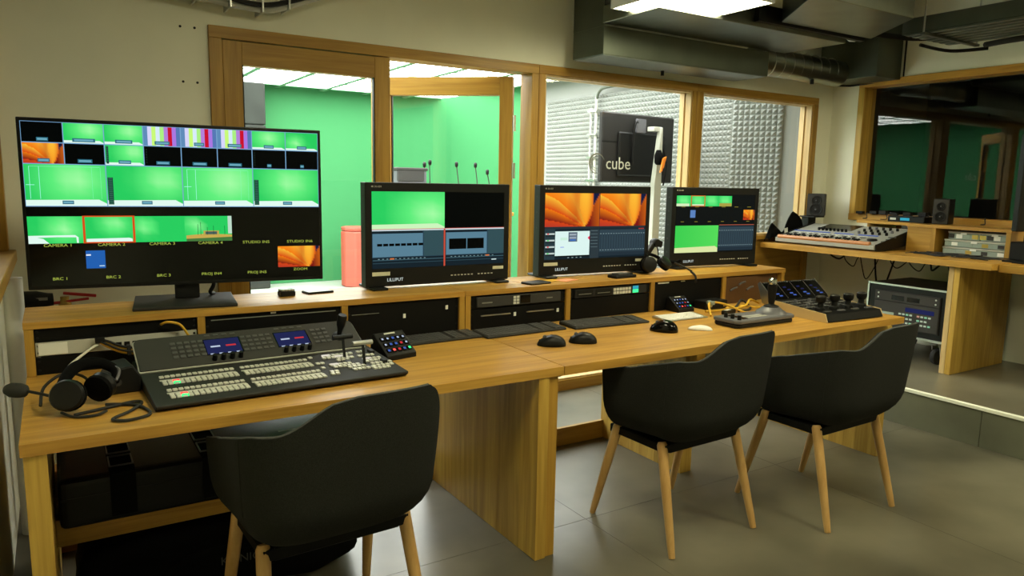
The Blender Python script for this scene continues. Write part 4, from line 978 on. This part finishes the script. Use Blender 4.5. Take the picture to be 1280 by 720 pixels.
tag(MB().box(-.055, .055, -.035, .035, .0, .0025).build('sticky_note', ['note'], None, (2.205, 2.985, RZ), (0, 0, .3)), 'pink sticky note below the orange petal monitor', 'note')
tag(MB().box(-.05, .05, -.03, .03, .0, .002).build('sticky_note', ['yellow'], None, (2.115, 3.00, RZ), (0, 0, .15)), 'yellow sticky note beside the pink note', 'note')
t = thing('remote_unit', 'black connector box in front of the orange petal monitor', 'box', (2.545, 2.952, RZ), .06)
MB().box(-.075, .075, -.035, .035, .0, .016).build('body', 'black', t, bevel=.004); MB().box(-.05, .03, -.03, .03, .016, .023).build('cover', 'anth', t, bevel=.003); MB().box(.03, .06, -.02, .02, .016, .022).build('keys', 'black', t)
t = thing('headset', 'black headset lying on the riser before the rightmost monitor', 'headset', (2.845, 2.972, RZ), .1)
cup((-.075, .02, .056), (-.4, -1, .15)); cup((.035, .0, .066), (.2, -.8, .8), s=.9)
MB().tube([(-.075, .035, .085), (-.05, .062, .105), (.0, .065, .10), (.04, .04, .08), (.10, -.01, .062), (.125, -.03, .075)], .009, 8).build('headband', 'black_soft', t, smooth=True)
MB().tube([(.085, -.02, .062), (.105, -.06, .045), (.125, -.112, .020)], .005, 8).build('microphone_boom', 'black', t, smooth=True); MB().tube([(.122, -.106, .020), (.133, -.132, -.005), (.137, -.135, -.04)], .006, 8).build('microphone_tip', 'rubber', t, smooth=True)
t = thing('articulated_stand', 'black articulated arm behind the headset', 'stand', (2.868, 3.168, RZ))
MB().lathe([(.028, 0), (.028, .012), (.016, .02), (.016, .06)], n=16).build('clamp', 'black', t, smooth='auto')
MB().obox((.045, .0, .095), (.050, 0, .058), (0, .015, 0), (-.010, 0, .0115)).build('lower_arm', 'black', t, bevel=.004)
MB().lathe([(.022, -.025), (.026, -.015), (.026, .015), (.022, .025)], (.105, .0, .155), 16, (0, 1, 0)).build('joint', 'black', t, smooth='auto')
MB().obox((.13, .0, .150), (.025, 0, -.006), (0, .014, 0), (.004, 0, .018)).build('upper_arm', 'black', t, bevel=.004)
MB().tube([(.13, .01, .14), (.145, .01, .08), (.13, .01, .02), (.12, .01, .005)], .004, 6).build('cable', 'black', t, smooth=True)

# ------------------------------------------------------------------ fire extinguisher on the back wall, pipe in the corner
t = thing('fire_extinguisher', 'fire extinguisher with red lever and black horn behind the desk', 'fire extinguisher', (.020, 3.86, .0))
MB().lathe([(.0, .20), (.055, .20), (.07, .23), (.07, .66), (.05, .74), (.022, .78), (.022, .80)], n=24).build('cylinder', 'red', t, smooth='auto')
MB().lathe([(.020, .80), (.026, .81), (.026, .845), (.018, .86), (.018, .875)], n=14).build('valve', 'brass', t, smooth='auto')
MB().obox((.06, -.01, .882), (.065, 0, -.010), (0, .010, 0), (.001, 0, .006)).build('lever', 'red', t, bevel=.002); MB().obox((.045, -.01, .857), (.05, 0, .004), (0, .010, 0), (0, 0, .005)).build('lever', 'red', t, bevel=.002)
MB().cyl((-.02, -.01, .85), (-.05, -.02, .85), .007, n=10).build('hose', 'red', t); MB().lathe([(.028, .0), (.030, .02), (.042, .06), (.044, .11)], (-.045, -.02, .868), 18, (-1, -.1, .0)).build('horn', 'black', t, smooth='auto')
MB().box(-.135, -.065, -.0655, -.062, .872, .884).build('print_mark', 'txt_d', t)
MB().box(-.05, .05, .07, .12, .3, .6).build('wall_bracket', 'black', t)
tag(MB().cyl((-.150, 3.36, 0), (-.150, 3.36, 1.03), .034, n=20).build('wall_pipe', 'white_pl', smooth='auto'), 'white vertical pipe in the corner left of the desks', 'pipe')

# ------------------------------------------------------------------ chairs
def make_chair(label, loc, rz):
    t = thing('tub_chair', label, 'chair', loc, rz, 'charcoal tub chairs at the desks')
    a, bk, fy, n = .292, .282, .150, 4.2
    NU, NV = 96, 18
    arm = fy + .10
    def plan(u):                                            # from the front end of the left arm round the back
        L1 = arm; tot = 2 * L1 + 1.0; s = u * tot
        if s < L1: return (-a, fy - s / L1 * arm, 0.0, s / L1)
        if s > tot - L1: q = (tot - s) / L1; return (a, fy - q * arm, 0.0, q)
        ph = (s - L1) * math.pi
        cx, sx = math.cos(ph), math.sin(ph)
        return (-a * math.copysign(abs(cx) ** (2 / n), cx), -.10 - (bk - .10) * abs(sx) ** (2 / n), math.sin(ph), 1.0)
    def ztop(u):                                            # low left arm rising to a high back, higher at its right side
        x, y, b, q = plan(u)
        if b == 0 and x > 0: return .605 + .045 * q ** 2
        zl = min(.783, .668 + .108 * (.15 - y) / .36)
        k = max(0, min(1, (x + .225) / .20)); z = max(zl, .783 + .077 * k * k * (3 - 2 * k) if x > -.225 else 0) if x < 0 else .86
        if x > .225:
            e = max(0, min(1, (y + .275) / .10)); z = .86 - (.86 - .65) * e * e * (3 - 2 * e)
        return z
    def surf(inset):
        def f(u, v):
            x, y, b, q = plan(u); zt = ztop(u) - inset * .3
            fr_ = max(0, min(1, (y + .10) / .25))              # 1 towards the front of the arms
            if v < .55:
                k = v / .55; z = zt + (.575 - zt) * k; s = 1 - .03 * k ** 1.5
            else:
                k = (v - .55) / .45; an = k * math.pi / 2; z = .575 - .155 * math.sin(an); s = .97 - .50 * (1 - math.cos(an))
            sx_ = 1 - (1 - s) * (1 - .35 * fr_); sy_ = s if y < 0 else (1 - (1 - s) * .35)
            lean = .020 * (z - .575) / .28 if z > .575 else 0
            yy = y * sy_ - lean * (1 if y < 0 else 0); xx = x * sx_
            r_ = math.hypot(xx, yy) or 1
            return (xx * (1 - inset / max(.06, r_) * .9), yy + (inset if y < -.05 else inset * .3), z + (inset if v > .55 else 0))
        return f
    g = MB(); g.grid(surf(0), NU, NV); k0 = len(g.v); g.grid(surf(.030), NU, NV); cu = NU + 1
    for i in range(NU): g.f.append((i, i + 1, k0 + i + 1, k0 + i)); g.m.append(0)
    for j in range(NV):
        g.f.append((j * cu, (j + 1) * cu, k0 + (j + 1) * cu, k0 + j * cu)); g.m.append(0)
        g.f.append((j * cu + NU, (j + 1) * cu + NU, k0 + (j + 1) * cu + NU, k0 + j * cu + NU)); g.m.append(0)
    g.build('shell', 'fabric', t, smooth='auto')
    f0, f1 = surf(0), surf(.030)
    pts = [tuple((Vector(f0(i / 90, 0)) * .72 + Vector(f1(i / 90, 0)) * .28) + Vector((0, 0, .001))) for i in range(91)]
    MB().tube(pts, .0045, 6, 1).build('rim_piping', 'piping', t, smooth=True)
    for ph in (.22, .78):
        MB().tube([tuple(Vector(f0(ph, v / 12)) ) for v in range(13)], .0016, 5, 1).build('seam', 'fabric', t, smooth=True)
    c_ = MB()
    def cush(u, v):
        an = 2 * math.pi * u; ph = -math.pi / 2 + math.pi * v; r_ = abs(math.cos(ph)) ** .35
        e = lambda q: math.copysign(abs(q) ** .55, q)
        return (.225 * e(math.cos(an)) * r_, .030 + .190 * e(math.sin(an)) * r_, .465 + .040 * math.copysign(abs(math.sin(ph)) ** .8, math.sin(ph)))
    c_.grid(cush, 36, 12, True); c_.build('seat_cushion', 'fabric', t, smooth=True)
    MB().box(-.19, .19, -.15, .17, .385, .425).build('seat_frame', 'black_metal', t, bevel=.004)
    for sx in (-1, 1):
        MB().box(sx * .20 - .02, sx * .20 + .02, -.15, .17, .388, .422).build('frame_rail', 'black_metal', t, bevel=.003)
        for sy in (-1, 1):
            ft, tp = Vector((sx * .243, sy * .236, .0015)), Vector((sx * .212, sy * .125, .43))
            L = (tp - ft).length
            MB().lathe([(.0125, 0), (.0150, .05), (.0195, L * .6), (.0205, L - .012), (.015, L)], tuple(ft), 16, tuple(tp - ft)).build('leg', 'leg', t, smooth='auto')
    return t
ch = make_chair('charcoal tub chair in front of the switcher panel at the left', (.638, 2.083 - .30, 0), .047)
def place(label, loc, rz):
    o = copy_tree(ch); o.location = loc; o.rotation_euler = (0, 0, rz); o['label'] = label; return o
ch.location = (.638, 2.083, 0)
place('charcoal tub chair in front of the mice and the white keyboard', (2.177, 2.140, 0), .035)
place('charcoal tub chair at the right end of the desks, beside the platform step', (2.902, 1.965, 0), .022)

# ------------------------------------------------------------------ under the left desk
t = thing('hard_case', 'long black hard case with strap buckles on the lower desk shelf', 'case', (.45, 2.70, .3835))
MB().box(-.49, .485, -.29, .26, .0, .152).build('shell', 'case_blk', t, bevel=.022, seg=3)
MB().box(-.485, .48, -.292, -.285, .090, .096).build('lid_seam', 'black', t)
for x in (-.32, -.06, .40):
    MB().box(x - .035, x + .035, -.30, .0, .1515, .156).build('strap', 'black_soft', t, bevel=.001); MB().box(x - .035, x + .035, -.297, -.289, .02, .152).build('strap', 'black_soft', t)
    for y in (-.20, -.08):
        g = MB(); g.tube([(x - .032, y - .045, .159), (x + .032, y - .045, .159), (x + .032, y + .045, .159), (x - .032, y + .045, .159), (x - .032, y - .045, .159)], .003, 6, 1); g.build('buckle', 'grey_pl', t)
MB().box(.18, .25, -.16, -.148, .1518, .1524).build('print_mark', 'txt_d', t); MB().box(.255, .34, -.162, -.146, .1518, .1524).build('print_mark', 'txt_p', t)
tag(MB().box(-.18, .18, -.10, .10, 0, .003).build('reflection_sheet', 'paper', None, (.72, 2.84, .5440), (0, 0, .05)), 'white sheet added for the bright reflection on the black hard case', 'paper')  # pale sheet stands in for the studio reflection on the glossy case top
t = thing('stand_bag', 'black carrying bag on the floor under the left desk', 'bag', (.46, 2.66, 0), -.12)
g = MB()
def bag(u, v):
    an = 2 * math.pi * u; ph = -math.pi / 2 + math.pi * v; r_ = abs(math.cos(ph)) ** .4; e = lambda q, k=.5: math.copysign(abs(q) ** k, q)
    wob = 1 + .03 * math.sin(7 * an + 3 * ph)
    return (.47 * e(math.cos(an), .45) * r_ * wob, .20 * e(math.sin(an), .6) * r_ * wob, max(.001, .125 + .125 * e(math.sin(ph), .7) * (1 + .06 * math.sin(5 * an))))
g.grid(bag, 48, 16, True); g.build('body', 'black_soft', t, smooth=True)
MB().tube([(-.2, -.19, .12), (-.1, -.24, .20), (.1, -.24, .20), (.2, -.19, .12)], .010, 8).build('handle', 'black_soft', t, smooth=True)
text('lettering', 'KÖNIG & MEYER', .040, 'txt_v', t, (-.03, -.214, .135), (math.pi / 2, 0, 0))

# ------------------------------------------------------------------ audio corner on the platform
PZ = .2285; AZ = .981
t = thing('audio_desk', 'pale wooden desk on the platform carrying the mixing console', 'desk', (5.25, 3.0, PZ))
lz = AZ - PZ
boards(t, 'top_board', (-.39, .44, -.79, .95, lz - .040, lz), 0, even(4, .1), 'oak_y', gap=.0002, bevel=.0006)
MB().box(-.345, .35, -.590, -.555, .0005, lz - .041).build('end_panel', 'oak_z', t, bevel=.001); MB().box(-.345, .35, -.553, -.520, .0005, lz - .041).build('end_panel', 'bead', t, bevel=.001)
t = thing('audio_desk', 'second darker desk section at the right picture edge', 'desk', (5.34, 1.7, PZ))
MB().box(-.40, .35, -.8, .505, lz - .052, lz - .004).build('top', 'frame_y', t, bevel=.001); MB().box(-.30, .35, -.8, -.76, 0.0005, lz - .053).build('end_panel', 'oak_z', t)
MB().box(.30, .35, -.75, .50, .0005, .14).build('kick_board', 'frame_y', t)
t = thing('equipment_cabinet', 'black equipment box under the second desk section', 'cabinet', (5.42, 1.75, PZ), 0)
MB().box(-.18, .18, -.35, .32, .0, .56).build('body', 'black', t, bevel=.006); MB().box(-.184, -.18, -.30, .27, .05, .52).build('door', 'anth2', t)
# shelf on the audio desk
t = thing('desk_shelf', 'oak shelf on the audio desk with open compartment', 'shelf', (5.46, 2.95, AZ))
MB().box(-.16, .20, -.64, .06, .176, .198).build('top_board', 'oak_y', t, bevel=.001); MB().box(-.02, .20, .06, .55, .176, .198).build('top_board', 'oak_y', t, bevel=.001)
MB().box(-.155, .19, -.635, -.605, .0005, .1755).build('end_board', 'frame_z', t, bevel=.001); MB().box(-.155, .19, -.15, -.12, .0005, .1755).build('divider', 'frame_z', t, bevel=.001)
MB().box(-.155, -.13, -.12, .055, .0005, .1755).build('front_board', 'frame_y', t, bevel=.001); MB().box(.12, .19, .30, .545, .0005, .1755).build('end_board', 'frame_z', t, bevel=.001)
for k, (x, y, z, hx, hy, hz, lb) in enumerate(((5.46, 2.565, AZ + .001, .10, .205, .050, 'clear plastic parts box at the bottom of the shelf stack'), (5.46, 2.562, AZ + .053, .10, .200, .050, 'clear plastic parts box in the middle of the shelf stack'), (5.47, 2.64, AZ + .105, .10, .105, .055, 'clear plastic parts box on top of the stack, left one'), (5.47, 2.44, AZ + .105, .10, .090, .055, 'clear plastic parts box on top of the stack, right one'))):
    t = thing('parts_box', lb, 'storage box', (x, y, z), 0, 'clear parts boxes on the shelf')
    MB().box(-hx, hx, -hy, hy, 0, hz - .012).build('tray', 'clear', t, bevel=.004); MB().box(-hx - .003, hx + .003, -hy - .003, hy + .003, hz - .012, hz).build('lid', 'glass' if False else 'light_grey', t, bevel=.003)
    for j in range(4): MB().box(-hx - .002, -hx, -hy + hy * .5 * j + .01, -hy + hy * .5 * j + .05, .008, hz - .018).build('compartment', ('white_pl', 'anth', 'brass', 'clear')[(j + k) % 4], t)
    MB().box(-hx - .006, -hx - .002, -.02, .02, hz - .02, hz - .006).build('latch', 'white_pl', t)
def speaker(label, loc, rz, w_, h, d):
    t = thing('studio_speaker', label, 'speaker', loc, rz)
    MB().box(-d / 2, d / 2, -w_ / 2, w_ / 2, 0.0005, h).build('cabinet', 'black', t, bevel=.005); MB().box(-d / 2 - .004, -d / 2, -w_ / 2 + .003, w_ / 2 - .003, .004, h - .004).build('baffle', 'anth', t, bevel=.002)
    for z, r_ in ((h * .30, w_ * .38), (h * .70, w_ * .30)):
        MB().lathe([(r_, 0), (r_, .004), (r_ * .86, .006), (r_ * .7, -.002), (r_ * .3, -.006), (r_ * .28, .002), (r_ * .1, .006)], (-d / 2 - .004, 0, z), 24, (-1, 0, 0)).build('driver', 'rubber', t, smooth='auto')
        MB().lathe([(r_ * .14, .0), (r_ * .10, .010), (.002, .012)], (-d / 2 - .004, 0, z), 12, (-1, 0, 0)).build('dust_cap', 'grey_pl', t, smooth='auto')
    return t
speaker('black two way speaker standing on the oak shelf', (5.52, 2.872, AZ + .198), .25, .105, .185, .16)
t2 = speaker('black two way speaker in the room corner behind the console', (5.43, 3.865, AZ + .001 + .21), .55, .140, .185, .13)
t = thing('speaker_stand', 'black block carrying the corner speaker', 'stand', (5.43, 3.932, AZ)); MB().box(-.05, .05, -.035, .035, .0005, .199).build('block', 'black', t, bevel=.004); MB().box(-.07, .07, -.10, .04, .199, .2105).build('pad', 'rubber', t)
t = thing('rack_processor', 'black half rack unit with blue display on the oak shelf', 'audio unit', (5.50, 3.11, AZ + .198))
MB().box(-.05, .08, -.14, .14, .0005, .045).build('body', 'black', t, bevel=.003); MB().box(-.0515, -.05, -.03, .04, .014, .034).build('display', 'c_led', t)
MB().box(-.0514, -.05, .075, .12, .016, .032).build('print_mark', 'txt_p', t)
t = thing('black_monitor', 'black monitor seen edge on at the right picture edge', 'monitor', (5.22, 2.17, AZ - .004), 0)
MB().obox((.0, .0, .50), (.010, .022, 0), (.11, -.05, 0), (0, 0, .30)).build('casing', 'black', t, bevel=.006); MB().box(-.11, .13, -.12, .10, .0005, .015).build('foot', 'black', t, bevel=.004); MB().box(-.025, .025, -.025, .025, .015, .24).build('neck', 'black', t)
MB().box(-.02, .10, -.03, .10, .015, .13).build('cable_box', 'black', t, bevel=.005)
# mixing console
t = thing('mixing_console', 'silver grey digital mixing console with fader banks and screen', 'mixing console', (4.945, 3.452, AZ), 0)
CW, CDp = .432, .50
fz = lambda x: .045 + .105 * x / CDp
MB().prism([(.0, .012), (.0, .044), (CDp, .150), (CDp + .02, .05), (.12, .002)], 1, -CW + .008, CW - .008).build('body', 'console', t, bevel=.003)
for sy in (-1, 1): a = sy * CW; MB().prism([(.01, .004), (.008, .050), (CDp - .01, .158), (CDp + .03, .05), (.13, .001)], 1, min(a, a - sy * .008), max(a, a - sy * .008)).build('side_cheek', 'black', t)
MB().cyl((.012, -CW + .05, .052), (.012, CW - .03, .052), .016, n=14).build('wrist_rest', 'copper', t, smooth='auto')
def cb(x0, x1, y0, y1, h, name, mat, dz=0):
    n_ = Vector((-.105, 0, CDp)).normalized(); d_ = Vector((CDp, 0, .105)).normalized(); xm = (x0 + x1) / 2
    MB().obox(Vector((xm, (y0 + y1) / 2, fz(xm))) + n_ * (h / 2 + dz), d_ * ((x1 - x0) / 2), (0, (y1 - y0) / 2, 0), n_ * (h / 2)).build(name, mat, t)
for k in range(24):
    if k in (12,): continue
    y = .40 - .025 * k - (.03 if k > 7 else 0) - (.03 if k > 15 else 0)
    cb(.055, .145, y - .002, y + .002, .0012, 'fader_slot', 'black'); x = .085 + .02 * ((k * 7) % 3 == 0); cb(x, x + .022, y - .007, y + .007, .012, 'fader_cap', 'black')
    cb(.165, .180, y - .009, y + .009, .003, 'key', 'btn_dark' if k % 3 else 'btn'); cb(.19, .205, y - .009, y + .009, .003, 'key', 'btn')
for y0, y1 in ((.10, .43), (-.10, .06), (-.30, -.14)): cb(.232, .252, y0, y1, .0015, 'scribble_strip', 'b_led')
cb(.33, .50, -.02, .28, .002, 'screen', 'gloss_black')
for k in range(8):
    y = .24 - .034 * k; p0 = Vector((.300, y, fz(.300))); MB().cyl(p0, p0 + Vector((-.004, 0, .022)), .010, .009, 12).build('knob', 'black', t, smooth='auto')
for r_ in range(3):
    for k in range(5):
        y = -.12 - .055 * k; x = .28 + .07 * r_; p0 = Vector((x, y, fz(x))); MB().cyl(p0, p0 + Vector((-.004, 0, .020)), .011, .010, 12).build('knob', 'black' if (k * 5 + r_) % 7 else 'grey_pl', t, smooth='auto')
p0 = Vector((.12, -.33, fz(.12))); MB().lathe([(.034, 0), (.036, .006), (.030, .014)], p0, 20).build('jog_wheel', 'black', t, smooth='auto')
for x, y in ((.10, -.42), (.16, -.42), (.22, -.40), (.22, -.43)): cb(x, x + .02, y - .012, y + .012, .004, 'key', 'btn_dark')
t = thing('dust_cover', 'black cloth draped at the far end of the mixing console', 'cloth', (5.05, 3.925, AZ))
g = MB()
def cloth(u, v):
    x = -.16 + .48 * u; base = [.02, .16, .07, .10, .24, .20, .03]; k = u * 6; i = min(5, int(k)); h = base[i] + (base[i + 1] - base[i]) * (k - i)
    y = -.030 + .055 * v; s = math.sin(math.pi * v) ** .6
    return (x + .01 * math.sin(9 * v), y + .012 * math.sin(14 * u), .003 + h * (.25 + .75 * s) + .008 * math.sin(17 * u + 6 * v))
g.grid(cloth, 40, 12); g.build('cloth', 'black_soft', t, smooth=True)
MB().obox((.03, -.045, .085), (.020, 0, .004), (0, .001, 0), (-.004, 0, .030)).build('care_tag', 'paper', t)
t = thing('cable_tangle', 'tangle of thin black cables on the audio desk', 'cable', (5.05, 2.45, AZ))
for k in range(9):
    random.seed(40 + k); pts = [(random.uniform(-.02, .22), .38 - .085 * j + random.uniform(-.06, .06), .005 + random.uniform(0, .012)) for j in range(7)]
    MB().tube(pts, .003, 6).build('strand', 'rubber', t, smooth=True)
t = thing('hanging_cables', 'loose black cables hanging below the audio desk', 'cable', (5.50, 3.0, AZ - .042))
for k in range(9):
    random.seed(90 + k); y = .75 - .13 * k; l = random.uniform(.12, .38) if 0 < k < 4 else random.uniform(.08, .14)
    MB().tube([(0, y, .0), (random.uniform(-.05, .05), y - .03, -l * .6), (random.uniform(-.06, .04), y - .08, -l), (random.uniform(-.05, .05), y - .14, -l * .5), (0, y - .18, 0)], .004 if k % 3 else .007, 6).build('strand', 'rubber', t, smooth=True)
t = thing('thin_cables', 'thin black leads hanging over the sill of the dark window', 'cable', (5.66, 3.0, 1.22))
for k, y in enumerate((.55, .38, .30, .05, -.35)):
    MB().tube([(.0, y, .012), (-.025, y - .01, .0), (-.03, y - .015, -.030), (-.06, y + .02 * (k % 2), -.034)], .004, 6).build('strand', 'rubber', t, smooth=True)
for k, y in enumerate((.62, .5, .42, .33, .22, .1)): MB().box(-.01, .03, y - .03, y + .03, .001, .022 + .006 * (k % 3)).build('plug_block', 'black', t, bevel=.003)
# flight case
t = thing('flight_case', 'black flight case with metal edges, lit key rows and wheels', 'flight case', (5.33, 2.82, PZ), 0)
MB().box(-.27, .27, -.29, .29, .165, .525).build('shell', 'black', t, bevel=.003)
for z in (.165, .515): MB().box(-.278, -.268, -.295, .295, z, z + .012).build('edge_profile', 'silver', t)
for y in (-.295, .283): MB().box(-.278, -.268, y, y + .012, .177, .515).build('edge_profile', 'silver', t)
MB().box(-.279, -.272, -.235, .235, .215, .475).build('rack_front', 'anth2', t)
MB().box(-.283, -.279, -.230, .230, .405, .470).build('upper_unit', 'anth', t, bevel=.002); MB().box(-.283, -.279, -.230, .230, .222, .398).build('lower_unit', 'anth', t, bevel=.002)
for y in (.06, -.05): MB().box(-.2845, -.283, y - .045, y + .045, .418, .450).build('window', 'gloss_black', t)
MB().box(-.2845, -.283, -.20, .0, .345, .375).build('display', 'lcd', t); MB().box(-.2845, -.283, .08, .20, .255, .325).build('label_plate', 'clear', t)
for r_ in range(3):
    for k in range(9):
        if k == 4 or (r_ == 1 and k > 7): continue
        y = .035 - .026 * k; z = .325 - .030 * r_
        MB().box(-.287, -.283, y - .0085, y + .0085, z - .006, z + .006).build('lit_key', 'gp_led' if (k * 3 + r_) % 5 == 1 else ('rp_led' if (k + r_) % 6 == 5 else 'wp_led'), t)
for y, z in ((.205, .455), (.205, .425), (-.205, .455), (-.205, .425)): MB().cyl((-.283, y, z), (-.286, y, z), .006, n=8).build('screw', 'silver', t)
for sx in (-1, 1):
    for sy in (-1, 1):
        x, y = sx * .20, sy * .21
        cs = MB().box(x - .05, x + .05, y - .045, y + .045, .155, .165).build('castor', 'silver', t)
        MB().lathe([(.052, -.018), (.057, -.012), (.057, .012), (.052, .018)], (x, y, .0575), 24, (.3, 1, 0)).build('castor_wheel', 'rubber', cs, smooth='auto')
        for s_ in (-1, 1): MB().prism([(x - .045, .155), (x + .045, .155), (x + .012, .045), (x - .012, .045)], 1, y + s_ * .026 - .002, y + s_ * .026 + .002).build('castor_fork', 'silver', cs)
        MB().box(x - .085, x - .045, y - .02, y + .02, .145, .152).build('brake_lever', 'silver', cs, bevel=.003)

# ------------------------------------------------------------------ ducts, trays and lamps under the ceiling
t = thing('ventilation_box', 'flat galvanised ventilation box mounted above the windows', 'duct', (3.605, 3.725, 2.20))
MB().box(-.745, .745, -.155, .150, 0, .165).build('box', 'galv_dark', t, bevel=.002); MB().box(-.735, .735, -.148, .143, -.004, .0).build('bottom_sheet', 'galv', t)
MB().cyl((-.02, .1, -.004), (-.02, .1, -.035), .012, n=10).build('fixing', 'black', t); MB().box(-.745, -.743, -.155, .15, .165, .74).build('end_riser', 'galv_dark', t); MB().box(-.745, .2, -.15, -.148, .40, .74).build('upper_sheet', 'galv_dark', t)
t = thing('supply_duct', 'wide galvanised supply duct behind the lit ceiling panel', 'duct', (3.70, 3.28, 2.372))
MB().box(-.86, .80, -.20, .28, 0, .10).build('duct', 'galv', t, bevel=.003)
MB().box(-.1, .95, -.235, -.20, .025, .12).build('dark_gap', 'black', t)
MB().prism([(-.30, -.75), (.62, -.75), (.98, -.26), (.10, -.235)], 2, .04, .30).build('branch_duct', 'galv', t, bevel=.003)
MB().box(-.01, .01, .26, .265, .10, .5).build('hanger', 'silver', t)
t = thing('spiral_duct', 'round spiral duct running to the right wall', 'duct', (4.362, 3.72, 2.335))
MB().cyl((-.01, 0, 0), (1.0, 0, -.01), .098, n=32).build('pipe', 'spiral', t, smooth='auto')
for k in range(9): x = .05 + .105 * k; MB().tube([(x + .02 * math.cos(a), .099 * math.cos(a), -.001 + .099 * math.sin(a)) for a in [2 * math.pi * j / 24 for j in range(25)]], .0025, 5, 1).build('rib', 'silver', t, smooth=True)
MB().box(1.00, 1.32, -.33, .16, -.06, .60).build('elbow_box', 'galv_dark', t, bevel=.003)
MB().tube([(1.20, .17, -.066), (1.325, .1, -.066), (1.335, -.345, -.066), (1.335, -.345, .3)], .008, 6, 1).build('edge_rail', 'black', t)
MB().cyl((.62, -.05, -.09), (.62, -.05, -.125), .015, n=10).build('clamp', 'black', t)
t = thing('wall_cable', 'black pipe with white collar along the right wall top', 'pipe', (5.3, 3.2, 2.56))
MB().tube([(-.25, .2, .02), (-.1, .15, .0), (.30, .0, -.01), (.36, -.4, -.01)], .022, 10).build('pipe', 'black', t, smooth=True); MB().tube([(-.36, .12, -.06), (-.28, .2, -.03), (-.22, .2, .04)], .035, 10).build('collar', 'white_pl', t, smooth=True)
t = thing('cable_tray', 'ribbed metal tray hanging at the top right corner', 'tray', (5.25, 2.55, 2.46), 0)
MB().box(-.30, .30, -.62, .42, .0, .004).build('tray_base', 'galv_dark', t)
for sx in (-.30, .296): MB().box(sx, sx + .004, -.62, .42, .004, .10).build('tray_side', 'galv', t)
for k in range(7): MB().box(-.294 + .085 * k, -.250 + .085 * k, -.60, .40, -.010, .0).build('rib', 'galv', t, bevel=.002)
for y in (-.45, .25): MB().box(-.35, .35, y - .015, y + .015, -.028, -.012).build('support_rail', 'galv', t); MB().cyl((-.34, y, -.02), (-.34, y, .48), .006, n=8).build('hanger_rod', 'silver', t); MB().cyl((.34, y, -.02), (.34, y, .48), .006, n=8).build('hanger_rod', 'silver', t)
MB().tube([(-.1, .40, -.045), (.25, .38, -.05), (.40, .2, -.04)], .012, 8).build('cable', 'black', t, smooth=True); MB().tube([(.36, .2, -.02), (.2, -.1, -.04), (.3, -.4, -.03)], .02, 8).build('cable', 'rubber', t, smooth=True)
t = thing('cable_run', 'pipes and cables with clips above the left doorway', 'cable tray', (.78, 3.86, 2.268))
MB().tube([(-.75, 0, .055), (-.30, 0, .012), (.10, 0, -.020), (.22, -.01, -.012), (.42, -.01, .07), (.7, -.01, .20)], .015, 8).build('pipe', 'light_grey', t, smooth=True)
MB().tube([(-.10, -.03, .03), (.06, -.03, .0), (.2, -.03, .005), (.42, -.03, .085), (.7, -.03, .22)], .012, 8).build('cable', 'rubber', t, smooth=True)
MB().tube([(-.75, -.03, .085), (-.30, -.03, .040), (-.1, -.03, .022)], .012, 8).build('pipe', 'light_grey', t, smooth=True)
for x, z in ((-.30, .02), (-.15, .01), (.0, -.005), (.15, -.01), (.28, .02)): MB().box(x - .004, x + .004, -.05, .11, z - .03, z + .045).build('clip', 'silver', t)
def led_panel(label, loc, s=.62):
    t = thing('ceiling_lamp', label, 'ceiling lamp', loc, 0, 'square ceiling panel lamps')
    h = s / 2; fm = MB(); fm.box(-h, h, -h, -h + .012, 0, .045); fm.box(-h, h, h - .012, h, 0, .045); fm.box(-h, -h + .012, -h + .012, h - .012, 0, .045); fm.box(h - .012, h, -h + .012, h - .012, 0, .045); fm.box(-h + .012, h - .012, -h + .012, h - .012, .03, .045)
    fm.build('frame', 'white_pl', t); MB().box(-h + .012, h - .012, -h + .012, h - .012, .006, .012).build('diffuser', 'led', t)
    for sx in (-.25, .25): MB().cyl((sx, 0, .045), (sx, 0, ZC - loc[2]), .003, n=6).build('wire', 'silver', t)
led_panel('bright square lamp panel hanging below the supply duct', (3.032, 3.035, 2.40))
led_panel('added unseen lamp panel over the left desk, above the picture', (1.0, 1.2, 2.62)); led_panel('added unseen lamp panel behind the viewer, above the picture', (3.0, .4, 2.62)); led_panel('added unseen lamp panel over the platform, above the picture', (4.9, .9, 2.62))  # three unseen lamps added to light the room
